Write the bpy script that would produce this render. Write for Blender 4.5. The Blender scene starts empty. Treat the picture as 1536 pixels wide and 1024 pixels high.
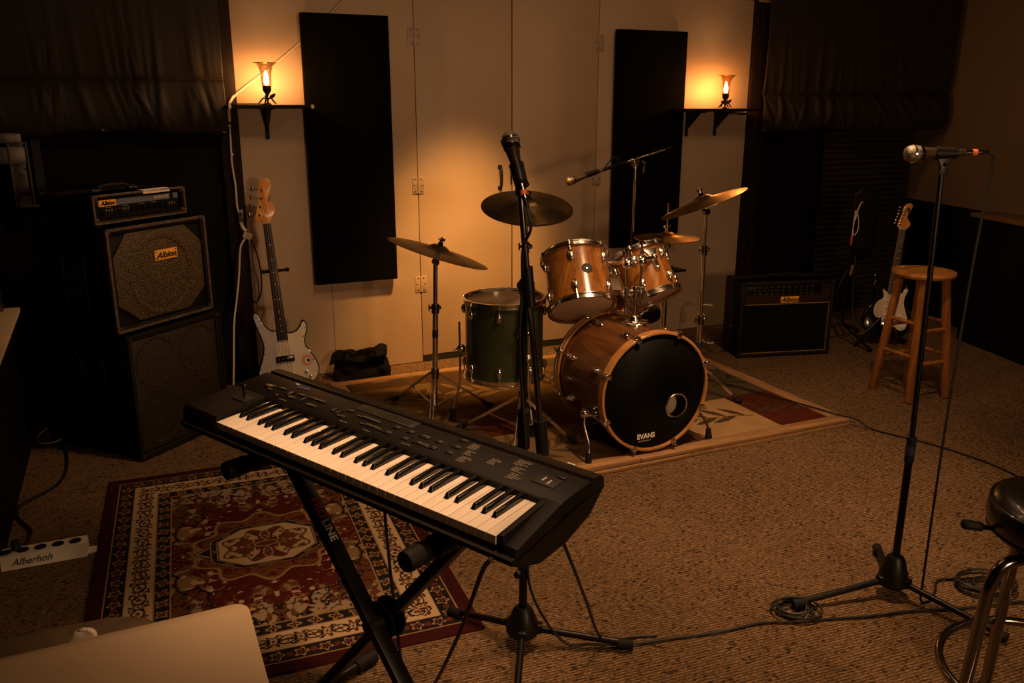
import bpy, bmesh, math, random
import numpy as np
from mathutils import Matrix, Vector, Euler
random.seed(7)
SC = bpy.context.scene
COL = SC.collection
PI = math.pi
V = Vector
def R(d): return math.radians(d)

# ------------------------------------------------------------------ materials
def mat(name, col, rough=.5, metal=0., nscale=0., namt=0., bump=0., bscale=None, spec=.5, stretch=None, coat=0.):
    m = bpy.data.materials.new(name); m.use_nodes = True
    nt = m.node_tree; b = nt.nodes['Principled BSDF']
    b.inputs['Base Color'].default_value = (*col, 1); b.inputs['Roughness'].default_value = rough
    b.inputs['Metallic'].default_value = metal; b.inputs['Specular IOR Level'].default_value = spec
    b.inputs['Coat Weight'].default_value = coat
    if nscale or bump:
        tc = nt.nodes.new('ShaderNodeTexCoord'); mp = nt.nodes.new('ShaderNodeMapping')
        nt.links.new(tc.outputs['Object'], mp.inputs['Vector'])
        if stretch: mp.inputs['Scale'].default_value = stretch
    if nscale:
        n = nt.nodes.new('ShaderNodeTexNoise'); n.inputs['Scale'].default_value = nscale; n.inputs['Detail'].default_value = 5
        nt.links.new(mp.outputs[0], n.inputs['Vector'])
        mr = nt.nodes.new('ShaderNodeMapRange'); mr.inputs['From Min'].default_value = .3; mr.inputs['From Max'].default_value = .7
        mr.inputs['To Min'].default_value = 1 - namt; mr.inputs['To Max'].default_value = 1 + namt
        nt.links.new(n.outputs['Fac'], mr.inputs['Value'])
        mx = nt.nodes.new('ShaderNodeVectorMath'); mx.operation = 'SCALE'; mx.inputs[0].default_value = col
        nt.links.new(mr.outputs[0], mx.inputs['Scale']); nt.links.new(mx.outputs[0], b.inputs['Base Color'])
        mr2 = nt.nodes.new('ShaderNodeMapRange'); mr2.inputs['To Min'].default_value = max(.02, rough - .12*namt*2); mr2.inputs['To Max'].default_value = min(1, rough + .12*namt*2)
        nt.links.new(n.outputs['Fac'], mr2.inputs['Value']); nt.links.new(mr2.outputs[0], b.inputs['Roughness'])
    if bump:
        n2 = nt.nodes.new('ShaderNodeTexNoise'); n2.inputs['Scale'].default_value = bscale or nscale or 50; n2.inputs['Detail'].default_value = 3
        nt.links.new(mp.outputs[0], n2.inputs['Vector'])
        bp = nt.nodes.new('ShaderNodeBump'); bp.inputs['Strength'].default_value = bump; bp.inputs['Distance'].default_value = .003
        nt.links.new(n2.outputs['Fac'], bp.inputs['Height']); nt.links.new(bp.outputs[0], b.inputs['Normal'])
    return m
def wood(name, c1, c2, rough=.35, axis=2, scale=6., coat=.3, dist=2.5, fine=60.):
    m = bpy.data.materials.new(name); m.use_nodes = True
    nt = m.node_tree; N = nt.nodes; L = nt.links; b = N['Principled BSDF']
    tc = N.new('ShaderNodeTexCoord'); mp = N.new('ShaderNodeMapping')
    s = [1, 1, 1]; s[axis] = .12; mp.inputs['Scale'].default_value = s
    L.new(tc.outputs['Object'], mp.inputs['Vector'])
    n = N.new('ShaderNodeTexNoise'); n.inputs['Scale'].default_value = scale; n.inputs['Detail'].default_value = 6; n.inputs['Distortion'].default_value = dist
    L.new(mp.outputs[0], n.inputs['Vector'])
    n2 = N.new('ShaderNodeTexNoise'); n2.inputs['Scale'].default_value = fine; n2.inputs['Detail'].default_value = 3
    L.new(mp.outputs[0], n2.inputs['Vector'])
    mx = N.new('ShaderNodeMath'); mx.operation = 'MULTIPLY_ADD'; mx.inputs[1].default_value = .45
    L.new(n2.outputs['Fac'], mx.inputs[0]); L.new(n.outputs['Fac'], mx.inputs[2])
    cr = N.new('ShaderNodeValToRGB'); cr.color_ramp.elements[0].position = .5; cr.color_ramp.elements[1].position = .92
    cr.color_ramp.elements[0].color = (*c1, 1); cr.color_ramp.elements[1].color = (*c2, 1)
    L.new(mx.outputs[0], cr.inputs['Fac']); L.new(cr.outputs[0], b.inputs['Base Color'])
    b.inputs['Roughness'].default_value = rough; b.inputs['Coat Weight'].default_value = coat; b.inputs['Coat Roughness'].default_value = .15
    return m
def emit(name, col, s):
    m = bpy.data.materials.new(name); m.use_nodes = True; nt = m.node_tree; nt.nodes.clear()
    e = nt.nodes.new('ShaderNodeEmission'); e.inputs[0].default_value = (*col, 1); e.inputs[1].default_value = s
    o = nt.nodes.new('ShaderNodeOutputMaterial'); nt.links.new(e.outputs[0], o.inputs[0]); return m
def glass(name, tint=(.95, .88, .78), rough=.06):
    m = bpy.data.materials.new(name); m.use_nodes = True; nt = m.node_tree; nt.nodes.clear()
    t = nt.nodes.new('ShaderNodeBsdfTransparent'); t.inputs[0].default_value = (*tint, 1)
    g = nt.nodes.new('ShaderNodeBsdfGlossy'); g.inputs['Roughness'].default_value = rough; g.inputs[0].default_value = (1, .97, .92, 1)
    lw = nt.nodes.new('ShaderNodeLayerWeight'); lw.inputs[0].default_value = .35
    mr = nt.nodes.new('ShaderNodeMapRange'); mr.inputs['To Min'].default_value = .05; mr.inputs['To Max'].default_value = .8
    nt.links.new(lw.outputs['Facing'], mr.inputs['Value'])
    mx = nt.nodes.new('ShaderNodeMixShader'); nt.links.new(mr.outputs[0], mx.inputs[0]); nt.links.new(t.outputs[0], mx.inputs[1]); nt.links.new(g.outputs[0], mx.inputs[2])
    o = nt.nodes.new('ShaderNodeOutputMaterial'); nt.links.new(mx.outputs[0], o.inputs[0]); return m
def attr_mat(name, rough=.95, bumpscale=700):
    m = bpy.data.materials.new(name); m.use_nodes = True; nt = m.node_tree; b = nt.nodes['Principled BSDF']
    a = nt.nodes.new('ShaderNodeAttribute'); a.attribute_name = 'Col'
    b.inputs['Roughness'].default_value = rough; b.inputs['Specular IOR Level'].default_value = .1
    tc = nt.nodes.new('ShaderNodeTexCoord'); n = nt.nodes.new('ShaderNodeTexNoise'); n.inputs['Scale'].default_value = bumpscale
    nt.links.new(tc.outputs['Object'], n.inputs['Vector'])
    mr = nt.nodes.new('ShaderNodeMapRange'); mr.inputs['To Min'].default_value = .75; mr.inputs['To Max'].default_value = 1.25
    nt.links.new(n.outputs['Fac'], mr.inputs['Value'])
    vm = nt.nodes.new('ShaderNodeVectorMath'); vm.operation = 'SCALE'; nt.links.new(a.outputs['Color'], vm.inputs[0]); nt.links.new(mr.outputs[0], vm.inputs['Scale'])
    nt.links.new(vm.outputs[0], b.inputs['Base Color'])
    bp = nt.nodes.new('ShaderNodeBump'); bp.inputs['Strength'].default_value = .5; bp.inputs['Distance'].default_value = .003
    nt.links.new(n.outputs['Fac'], bp.inputs['Height']); nt.links.new(bp.outputs[0], b.inputs['Normal'])
    return m
def carpet_mat():
    m = bpy.data.materials.new('berber_carpet'); m.use_nodes = True; nt = m.node_tree; N = nt.nodes; L = nt.links; b = N['Principled BSDF']
    tc = N.new('ShaderNodeTexCoord'); mp = N.new('ShaderNodeMapping'); mp.inputs['Rotation'].default_value = (0, 0, R(4)); L.new(tc.outputs['Object'], mp.inputs['Vector'])
    wv = N.new('ShaderNodeTexWave'); wv.wave_type = 'BANDS'; wv.bands_direction = 'Y'; wv.inputs['Scale'].default_value = 27; wv.inputs['Distortion'].default_value = 2.2; wv.inputs['Detail'].default_value = 2; wv.inputs['Detail Scale'].default_value = 2.4
    L.new(mp.outputs[0], wv.inputs['Vector'])
    m2 = N.new('ShaderNodeMapping'); m2.inputs['Scale'].default_value = (85, 125, 1); L.new(mp.outputs[0], m2.inputs['Vector'])
    vo = N.new('ShaderNodeTexVoronoi'); vo.inputs['Scale'].default_value = 1; vo.inputs['Randomness'].default_value = .8; vo.voronoi_dimensions = '2D'; L.new(m2.outputs[0], vo.inputs['Vector'])
    n = N.new('ShaderNodeTexNoise'); n.inputs['Scale'].default_value = 1.8; n.inputs['Detail'].default_value = 5; L.new(tc.outputs['Object'], n.inputs['Vector'])
    sep = N.new('ShaderNodeSeparateColor'); L.new(vo.outputs['Color'], sep.inputs[0])
    cr = N.new('ShaderNodeValToRGB'); e = cr.color_ramp.elements        # tone of each loop, some dark flecks
    e[0].position = 0; e[0].color = (.05, .033, .019, 1); e[1].position = 1; e[1].color = (.27, .165, .084, 1)
    for ps, cc in ((.04, (.075, .048, .027, 1)), (.07, (.155, .097, .050, 1)), (.6, (.20, .123, .063, 1))): k = e.new(ps); k.color = cc
    L.new(sep.outputs[0], cr.inputs['Fac'])
    mw = N.new('ShaderNodeMapRange'); mw.inputs['To Min'].default_value = .42; mw.inputs['To Max'].default_value = 1.22; L.new(wv.outputs['Fac'], mw.inputs['Value'])
    mv = N.new('ShaderNodeMapRange'); mv.inputs['From Min'].default_value = .2; mv.inputs['From Max'].default_value = .75; mv.inputs['To Min'].default_value = 1.12; mv.inputs['To Max'].default_value = .55; L.new(vo.outputs['Distance'], mv.inputs['Value'])
    mn = N.new('ShaderNodeMapRange'); mn.inputs['To Min'].default_value = .72; mn.inputs['To Max'].default_value = 1.28; L.new(n.outputs['Fac'], mn.inputs['Value'])
    a1 = N.new('ShaderNodeMath'); a1.operation = 'MULTIPLY'; L.new(mw.outputs[0], a1.inputs[0]); L.new(mv.outputs[0], a1.inputs[1])
    a2 = N.new('ShaderNodeMath'); a2.operation = 'MULTIPLY'; L.new(a1.outputs[0], a2.inputs[0]); L.new(mn.outputs[0], a2.inputs[1])
    vm = N.new('ShaderNodeVectorMath'); vm.operation = 'SCALE'; L.new(cr.outputs[0], vm.inputs[0]); L.new(a2.outputs[0], vm.inputs['Scale'])
    L.new(vm.outputs[0], b.inputs['Base Color']); b.inputs['Roughness'].default_value = .95; b.inputs['Specular IOR Level'].default_value = .05
    bp = N.new('ShaderNodeBump'); bp.inputs['Strength'].default_value = .8; bp.inputs['Distance'].default_value = .004
    L.new(a1.outputs[0], bp.inputs['Height']); L.new(bp.outputs[0], b.inputs['Normal'])
    return m
def grille_mat(name, c1, c2, sx=260, sz=200):
    m = bpy.data.materials.new(name); m.use_nodes = True; nt = m.node_tree; N = nt.nodes; L = nt.links; b = N['Principled BSDF']
    tc = N.new('ShaderNodeTexCoord'); mp = N.new('ShaderNodeMapping'); mp.inputs['Scale'].default_value = (sx, 1, sz); L.new(tc.outputs['Object'], mp.inputs['Vector'])
    vo = N.new('ShaderNodeTexVoronoi'); vo.inputs['Scale'].default_value = 1; vo.inputs['Randomness'].default_value = .35; L.new(mp.outputs[0], vo.inputs['Vector'])
    cr = N.new('ShaderNodeValToRGB'); cr.color_ramp.elements[0].position = .25; cr.color_ramp.elements[1].position = .6
    cr.color_ramp.elements[0].color = (*c1, 1); cr.color_ramp.elements[1].color = (*c2, 1)
    L.new(vo.outputs['Distance'], cr.inputs['Fac']); L.new(cr.outputs[0], b.inputs['Base Color']); b.inputs['Roughness'].default_value = .5
    bp = N.new('ShaderNodeBump'); bp.inputs['Strength'].default_value = .6; bp.inputs['Distance'].default_value = .002
    L.new(vo.outputs['Distance'], bp.inputs['Height']); L.new(bp.outputs[0], b.inputs['Normal'])
    return m

M = dict(
    carpet=carpet_mat(),
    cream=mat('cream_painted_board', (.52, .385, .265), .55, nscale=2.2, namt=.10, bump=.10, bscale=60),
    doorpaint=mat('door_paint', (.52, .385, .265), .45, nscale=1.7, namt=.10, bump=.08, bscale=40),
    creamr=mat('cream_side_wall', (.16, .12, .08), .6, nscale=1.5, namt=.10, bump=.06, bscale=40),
    darkwall=mat('black_wall', (.0035, .0029, .0024), .8, spec=.12, nscale=4, namt=.3, bump=.15, bscale=60),
    ceil=mat('dark_ceiling', (.03, .024, .018), .9, nscale=3, namt=.2),
    darkwood=mat('dark_stained_wood', (.015, .0085, .005), .6, spec=.12, nscale=9, namt=.35, stretch=(6, 6, .6), bump=.1, bscale=30),
    headwood=wood('header_beam_wood', (.16, .10, .05), (.30, .20, .11), .6, axis=0, coat=0),
    capwood=wood('ledge_wood', (.13, .07, .03), (.25, .14, .06), .45, axis=1, coat=.1),
    seam=mat('dark_gap', (.008, .006, .005), .9),
    leather=mat('dark_quilted_cloth', (.012, .0074, .0044), .62, nscale=14, namt=.25, bump=.35, bscale=140, spec=.35),
    felt=mat('black_acoustic_cloth', (.0042, .0038, .0035), .95, nscale=120, namt=.3, bump=.3, bscale=600, spec=.04),
    steel=mat('dull_steel', (.13, .115, .10), .45, 1., nscale=30, namt=.25),
    hinge=mat('painted_hinge', (.44, .33, .23), .4, nscale=30, namt=.15),
    brackm=mat('black_iron', (.006, .0055, .005), .5, .3, nscale=40, namt=.2),
    iron=mat('bronzed_iron', (.06, .038, .02), .45, .8, nscale=60, namt=.3),
    chrome=mat('chrome', (.82, .78, .72), .19, 1., nscale=20, namt=.08),
    darkchrome=mat('dark_chrome', (.30, .28, .26), .18, 1., nscale=20, namt=.1),
    black=mat('black_plastic', (.0042, .0038, .0035), .42, spec=.28, nscale=60, namt=.15),
    kbody=mat('charcoal_keyboard_shell', (.0085, .0068, .0052), .48, spec=.13, nscale=8, namt=.12, bump=.12, bscale=900),
    kpanel=mat('keyboard_panel', (.0072, .0058, .0046), .5, spec=.13, nscale=8, namt=.12),
    rubber=mat('black_rubber', (.0042, .0038, .0035), .7, spec=.28, nscale=80, namt=.2),
    blackpaint=mat('black_powder_coat', (.0042, .0038, .0035), .35, spec=.28, nscale=60, namt=.15, bump=.05, bscale=500),
    tolex=mat('black_tolex', (.0055, .0048, .004), .6, spec=.28, nscale=60, namt=.25, bump=.45, bscale=420),
    corner=mat('worn_metal_corner', (.11, .085, .06), .35, .8, nscale=50, namt=.4),
    piping=mat('worn_edge_trim', (.09, .065, .045), .5, nscale=60, namt=.5),
    grille=grille_mat('speaker_mesh', (.005, .004, .003), (.12, .082, .040), 105, 95),
    grilledark=grille_mat('dark_speaker_mesh', (.0025, .002, .002), (.034, .025, .015), 95, 110),
    cloth=mat('black_grille_cloth', (.0045, .004, .0035), .9, spec=.08, nscale=300, namt=.3, bump=.3, bscale=700),
    cone=mat('speaker_cone', (.10, .075, .045), .7, nscale=30, namt=.2),
    redpanel=mat('dark_red_panel', (.016, .003, .003), .5, nscale=50, namt=.15),
    gold=mat('gold_trim', (.55, .34, .10), .35, .7, nscale=60, namt=.2),
    plate=mat('amber_name_plate', (.90, .42, .06), .4, nscale=30, namt=.12),
    ink=mat('black_ink', (.0042, .0038, .0035), .6),
    bluegrey=mat('blue_grey_stripe', (.10, .12, .16), .5, nscale=40, namt=.15),
    print_=mat('printed_lettering', (.42, .37, .30), .5),
    dimprint=mat('dim_printed_lettering', (.20, .16, .10), .5),
    redprint=mat('red_lettering', (.85, .04, .02), .5),
    whiteprint=mat('white_lettering', (.85, .80, .72), .5),
    purple=mat('purple_lettering', (.06, .06, .20), .5),
    ivory=mat('ivory_keys', (.88, .78, .67), .32, nscale=5, namt=.05, coat=.2),
    ebony=mat('black_keys', (.0042, .0038, .0035), .22, nscale=40, namt=.1, coat=.3),
    lcd=mat('display_glass', (.030, .028, .018), .12, nscale=20, namt=.2),
    button=mat('dark_buttons', (.0042, .0038, .0035), .35),
    offwhite=mat('off_white_plastic', (.74, .68, .58), .45, nscale=12, namt=.10),
    whitecable=mat('white_cable', (.60, .52, .40), .5),
    paper=mat('white_paper_tape', (.75, .66, .55), .7, nscale=30, namt=.06),
    laminate=mat('tan_laminate', (.62, .46, .30), .42, nscale=5, namt=.05, bump=.04, bscale=200),
    brownfab=mat('brown_upholstery', (.062, .036, .014), .85, nscale=20, namt=.25, bump=.3, bscale=300),
    greycloth=mat('pale_cloth', (.45, .38, .32), .85, nscale=25, namt=.12, bump=.25, bscale=120),
    stoolwood=wood('stool_wood', (.17, .060, .012), (.38, .155, .036), .4, axis=2, scale=7),
    seatwood=wood('stool_seat_wood', (.26, .095, .018), (.52, .235, .055), .33, axis=0, scale=7),
    vinyl=mat('black_vinyl', (.005, .0045, .0045), .30, nscale=12, namt=.15, bump=.08, bscale=200, coat=.2),
    brass=mat('cymbal_bronze', (.42, .27, .10), .34, 1., nscale=9, namt=.28, bump=.10, bscale=40),
    brassdark=mat('old_cymbal_bronze', (.15, .10, .045), .38, 1., nscale=8, namt=.35, bump=.10, bscale=40),
    tomwood=wood('amber_maple', (.19, .066, .013), (.42, .175, .037), .22, axis=2, scale=7, coat=.6, dist=3.5),
    basswood=wood('brown_maple', (.060, .020, .006), (.17, .066, .018), .25, axis=1, scale=7, coat=.5, dist=3.),
    hoopwood=wood('orange_maple_hoop', (.36, .15, .038), (.52, .25, .075), .28, axis=2, scale=5, coat=.4),
    greenwrap=mat('olive_green_lacquer', (.030, .040, .015), .32, nscale=5, namt=.25, coat=.35),
    redwrap=mat('dark_red_lacquer', (.14, .02, .012), .3, nscale=5, namt=.2, coat=.4),
    skin=mat('coated_drum_skin', (.76, .62, .48), .6, nscale=8, namt=.10),
    clearskin=mat('tan_drum_skin', (.80, .58, .40), .35, nscale=6, namt=.12),
    blackskin=mat('black_drum_skin', (.003, .003, .003), .6, spec=.10, nscale=20, namt=.2),
    timber=wood('pine_batten', (.22, .115, .045), (.40, .23, .10), .55, axis=0, scale=9, coat=.05, fine=90.),
    timbery=wood('pine_batten_side', (.22, .115, .045), (.40, .23, .10), .55, axis=1, scale=9, coat=.05, fine=90.),
    bluetape=mat('blue_tape', (.012, .02, .06), .5),
    orange=mat('orange_band', (.75, .16, .03), .5),
    meshball=mat('mic_mesh', (.24, .22, .19), .35, 1., nscale=400, namt=.4, bump=.8, bscale=420),
    maplehead=wood('maple_headstock', (.60, .215, .024), (.76, .32, .05), .35, axis=1, scale=5, coat=.4),
    rosewood=wood('rosewood_board', (.022, .012, .007), (.05, .028, .015), .45, axis=1, scale=14, coat=.05),
    guitarblack=mat('black_guitar_lacquer', (.004, .0035, .0035), .15, nscale=5, namt=.1, coat=.4),
    lilac=mat('grey_lilac_plate', (.40, .36, .36), .4, nscale=10, namt=.08),
    pick=mat('cream_pickguard', (.72, .62, .47), .4, nscale=10, namt=.06),
    pickw=mat('white_pickguard', (.62, .52, .42), .4, nscale=10, namt=.10),
    sticker=mat('orange_sticker', (.62, .30, .14), .5),
    bag=mat('black_nylon', (.0034, .003, .0027), .8, spec=.12, nscale=30, namt=.3, bump=.5, bscale=70),
    cable=mat('black_cable', (.0042, .0038, .0035), .55, nscale=60, namt=.2),
    bulb=emit('lamp_filament_glow', (1, .50, .18), 640.),
    glass=glass('clear_lamp_glass'),
    amberglass=glass('amber_lamp_glass', (1, .86, .70)),
    yellowcable=mat('yellow_cable', (.60, .33, .06), .5),
    redplug=mat('red_plug', (.55, .03, .02), .5),
    michandle=mat('bronze_grey_mic_body', (.085, .062, .045), .32, .65, nscale=30, namt=.12),
    listprint=mat('faint_printed_lists', (.24, .20, .155), .5),
    slat=mat('ribbed_shutter_paint', (.032, .025, .018), .5, nscale=20, namt=.2),
)

def translucent(m, f):
    nt = m.node_tree; b = nt.nodes['Principled BSDF']; o = nt.nodes['Material Output']; t = nt.nodes.new('ShaderNodeBsdfTranslucent')
    t.inputs[0].default_value = b.inputs['Base Color'].default_value
    x = nt.nodes.new('ShaderNodeMixShader'); x.inputs[0].default_value = f; nt.links.new(b.outputs[0], x.inputs[1]); nt.links.new(t.outputs[0], x.inputs[2]); nt.links.new(x.outputs[0], o.inputs[0])
translucent(M['skin'], .45); translucent(M['clearskin'], .40)
# ------------------------------------------------------------------ mesh builder
def frame(o, z, xh=(1, 0, 0)):
    z = V(z).normalized(); x = V(xh) - z*V(xh).dot(z)
    if x.length < 1e-4: x = V((0, 1, 0)) - z*z.y
    x.normalize(); y = z.cross(x)
    m = Matrix((x, y, z)).transposed().to_4x4(); m.translation = V(o); return m
class MB:
    def __init__(s, M0=None): s.bm = bmesh.new(); s.M = M0 or Matrix(); s.mi = 0
    def _merge(s, t, L=None):
        if s.mi:
            for f in t.faces: f.material_index = s.mi
        bmesh.ops.recalc_face_normals(t, faces=t.faces)
        t.transform(s.M @ L if L is not None else s.M)
        me = bpy.data.meshes.new('tmp'); t.to_mesh(me); t.free(); s.bm.from_mesh(me); bpy.data.meshes.remove(me); return s
    def box(s, c, d, rot=None, bev=0., seg=2):
        t = bmesh.new(); bmesh.ops.create_cube(t, size=1)
        for v in t.verts: v.co = V((v.co.x*d[0], v.co.y*d[1], v.co.z*d[2]))
        if bev: bmesh.ops.bevel(t, geom=list(t.edges), offset=bev, segments=seg, affect='EDGES', profile=.5)
        L = Matrix.Translation(V(c))
        if rot is not None: L = L @ (rot.to_4x4() if isinstance(rot, Matrix) else Euler(rot).to_matrix().to_4x4())
        return s._merge(t, L)
    def bar(s, p0, p1, w, h, up=(0, 0, 1), bev=0.):
        p0, p1 = V(p0), V(p1); d = p1 - p0
        f = frame((p0 + p1)/2, d, up)
        t = bmesh.new(); bmesh.ops.create_cube(t, size=1)
        for v in t.verts: v.co = V((v.co.x*h, v.co.y*w, v.co.z*d.length))
        if bev: bmesh.ops.bevel(t, geom=list(t.edges), offset=bev, segments=2, affect='EDGES', profile=.5)
        return s._merge(t, f)
    def cyl(s, p0, p1, r0, r1=None, seg=20):
        p0, p1 = V(p0), V(p1); d = p1 - p0; r1 = r0 if r1 is None else r1
        return s.lathe([(0, 0), (r0, 0), (r1, d.length), (0, d.length)], frame(p0, d), seg)
    def lathe(s, prof, L=None, seg=32, closed=False):
        t = bmesh.new(); rings = []
        for r, z in prof:
            if r < 1e-6: rings.append([t.verts.new((0, 0, z))])
            else: rings.append([t.verts.new((r*math.cos(2*PI*k/seg), r*math.sin(2*PI*k/seg), z)) for k in range(seg)])
        pr = list(zip(rings, rings[1:])) + ([(rings[-1], rings[0])] if closed else [])
        for a, b in pr:
            if len(a) == 1 and len(b) == 1: continue
            for k in range(seg):
                j = (k + 1) % seg
                if len(a) == 1: t.faces.new((a[0], b[k], b[j]))
                elif len(b) == 1: t.faces.new((a[k], a[j], b[0]))
                else: t.faces.new((a[k], a[j], b[j], b[k]))
        return s._merge(t, L)
    def ball(s, c, r, sc=(1, 1, 1), rot=None, seg=16):
        n = seg//2
        prof = [(0, -1)] + [(math.sin(PI*i/n), -math.cos(PI*i/n)) for i in range(1, n)] + [(0, 1)]
        L = Matrix.Translation(V(c)) @ (rot.to_4x4() if rot is not None else Matrix()) @ Matrix.Diagonal((r*sc[0], r*sc[1], r*sc[2], 1))
        return s.lathe(prof, L, seg)
    def torus(s, L, R0, r, seg=32, rs=8):
        return s.lathe([(R0 + r*math.cos(2*PI*k/rs), r*math.sin(2*PI*k/rs)) for k in range(rs)], L, seg, closed=True)
    def prism(s, pts, h, L=None, bev=0.):
        t = bmesh.new(); vs = [t.verts.new((x, y, 0)) for x, y in pts]; f = t.faces.new(vs)
        bmesh.ops.recalc_face_normals(t, faces=[f])
        r = bmesh.ops.extrude_face_region(t, geom=[f]); nv = [e for e in r['geom'] if isinstance(e, bmesh.types.BMVert)]
        for v in nv: v.co.z += h
        if bev:
            es = [e for e in t.edges if abs(e.verts[0].co.z - e.verts[1].co.z) < 1e-6]
            bmesh.ops.bevel(t, geom=es, offset=bev, segments=2, affect='EDGES', profile=.5)
        bmesh.ops.triangulate(t, faces=[f for f in t.faces if len(f.verts) > 4])
        return s._merge(t, L)
    def tube(s, pts, r, seg=8, smooth=0, caps=True):
        P = [V(p) for p in pts]
        if smooth: P = spline(P, smooth)
        t = bmesh.new(); rings = []; nx = None
        for i, p in enumerate(P):
            d = (P[min(i+1, len(P)-1)] - P[max(i-1, 0)])
            if d.length < 1e-9: d = V((0, 0, 1))
            d.normalize()
            if nx is None:
                nx = V((0, 0, 1)).cross(d)
                if nx.length < 1e-3: nx = V((1, 0, 0))
            nx = nx - d*nx.dot(d); nx.normalize(); ny = d.cross(nx)
            rr = r[min(i, len(r)-1)] if isinstance(r, (list, tuple)) else r
            rings.append([t.verts.new(p + nx*rr*math.cos(2*PI*k/seg) + ny*rr*math.sin(2*PI*k/seg)) for k in range(seg)])
        for a, b in zip(rings, rings[1:]):
            for k in range(seg): t.faces.new((a[k], a[(k+1) % seg], b[(k+1) % seg], b[k]))
        if caps: t.faces.new(rings[0]); t.faces.new(rings[-1])
        return s._merge(t)
    def grid(s, fn, nu, nv):
        t = bmesh.new(); g = [[t.verts.new(fn(i/nu, j/nv)) for j in range(nv+1)] for i in range(nu+1)]
        for i in range(nu):
            for j in range(nv): t.faces.new((g[i][j], g[i+1][j], g[i+1][j+1], g[i][j+1]))
        return s._merge(t)
    def build(s, name, m, parent=None, world=True, ang=38):
        me = bpy.data.meshes.new(name)
        if parent is not None and world: s.bm.transform(rootm(parent).inverted())
        s.bm.to_mesh(me); s.bm.free()
        for x in (m if isinstance(m, (list, tuple)) else [m]): me.materials.append(M[x])
        for p in me.polygons: p.use_smooth = True
        me.set_sharp_from_angle(angle=R(ang))
        o = bpy.data.objects.new(name, me); COL.objects.link(o)
        if parent is not None: o.parent = parent
        return o
def spline(P, n):
    out = []; Q = [P[0]*2 - P[1]] + P + [P[-1]*2 - P[-2]]
    for i in range(1, len(Q)-2):
        a, b, c, d = Q[i-1], Q[i], Q[i+1], Q[i+2]
        for k in range(n):
            t = k/n
            out.append(.5*((2*b) + (c-a)*t + (2*a-5*b+4*c-d)*t*t + (3*b-a-3*c+d)*t**3))
    out.append(P[-1]); return out
def rootm(o):
    while o.parent: o = o.parent
    return Matrix.LocRotScale(o.location, o.rotation_euler, o.scale)
def tag(o, label, cat, group=None):
    o['label'] = label; o['category'] = cat
    if group: o['group'] = group
    return o
def thing(name, label, cat, loc=(0, 0, 0), rot=(0, 0, 0), group=None):
    o = bpy.data.objects.new(name, None); COL.objects.link(o); o.location = loc; o.rotation_euler = rot
    o.empty_display_size = .05
    return tag(o, label, cat, group)
def struct(o): o['kind'] = 'structure'; return o
def relabel(o, lab): o['label'] = lab; return o
def lettering(name, txt, size, L, m, parent, shear=0., ext=.0006, align='CENTER', world=True, sx=1., bold=0.):
    cu = bpy.data.curves.new('tmp', 'FONT'); cu.body = txt; cu.size = size; cu.shear = shear; cu.extrude = ext; cu.align_x = align; cu.align_y = 'CENTER'
    cu.offset = bold; cu.resolution_u = 4
    t = bpy.data.objects.new('tmp', cu); COL.objects.link(t)
    dg = bpy.context.evaluated_depsgraph_get(); dg.update()
    me = bpy.data.meshes.new_from_object(t.evaluated_get(dg)); bpy.data.objects.remove(t); bpy.data.curves.remove(cu)
    X = L @ Matrix.Diagonal((sx, 1, 1, 1))
    if world and parent is not None: X = rootm(parent).inverted() @ X
    me.transform(X); me.materials.clear(); me.materials.append(M[m]); me.name = name
    o = bpy.data.objects.new(name, me); COL.objects.link(o)
    if parent is not None: o.parent = parent
    return o
def wallframe(o, n=(0, -1, 0)):     # x to the right along a wall seen from its front, y up, z out of it
    n = V(n).normalized(); y = V((0, 0, 1)); x = y.cross(n)
    m = Matrix((x, y, n)).transposed().to_4x4(); m.translation = V(o); return m
# ------------------------------------------------------------------ camera
HF = 2*math.atan(768/1270)
cam = bpy.data.cameras.new('camera'); co = bpy.data.objects.new('camera', cam); COL.objects.link(co)
co.location = (0, 0, 1.6); co.rotation_euler = (PI/2 - math.atan(352/1270), 0, -R(24.2)); cam.angle = HF; cam.sensor_fit = 'HORIZONTAL'
cam.clip_start = .02; SC.camera = co
SC.view_settings.view_transform = 'Standard'; SC.view_settings.look = 'None'; SC.view_settings.gamma = 1; SC.view_settings.use_curve_mapping = False
SC.view_settings.exposure = 0

# ------------------------------------------------------------------ the room
b = MB(); b.box((2.7, 1.9, -.05), (6.9, 6.6, .1)); struct(b.build('floor', 'carpet'))
b = MB(); b.box((2.7, 1.9, 2.95), (6.9, 6.6, .1)); struct(b.build('ceiling', 'ceil'))
b = MB(); b.box((2.7, 5.13, 1.45), (6.9, .1, 2.9)); struct(b.build('wall_back', 'darkwall'))
b = MB(); b.box((-.67, 1.9, 1.45), (.14, 6.6, 2.9)); struct(b.build('wall_left', 'darkwall'))
b = MB(); b.box((2.7, -1.3, 1.45), (6.9, .1, 2.9)); struct(b.build('wall_front', 'darkwall'))
dw = V((.269, .963, 0)).normalized(); nw = V((dw.y, -dw.x, 0)); A = V((5.68, 4.65, 0))
p0, p1 = A + dw*.46, A - dw*6.1
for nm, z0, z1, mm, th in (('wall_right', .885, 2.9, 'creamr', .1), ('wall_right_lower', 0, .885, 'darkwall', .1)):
    b = MB(); c = (p0 + p1)/2 + nw*(th/2) + V((0, 0, (z0 + z1)/2)); b.box(c, ((p1 - p0).length, th, z1 - z0), rot=(0, 0, math.atan2(dw.y, dw.x))); struct(b.build(nm, mm))
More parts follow.
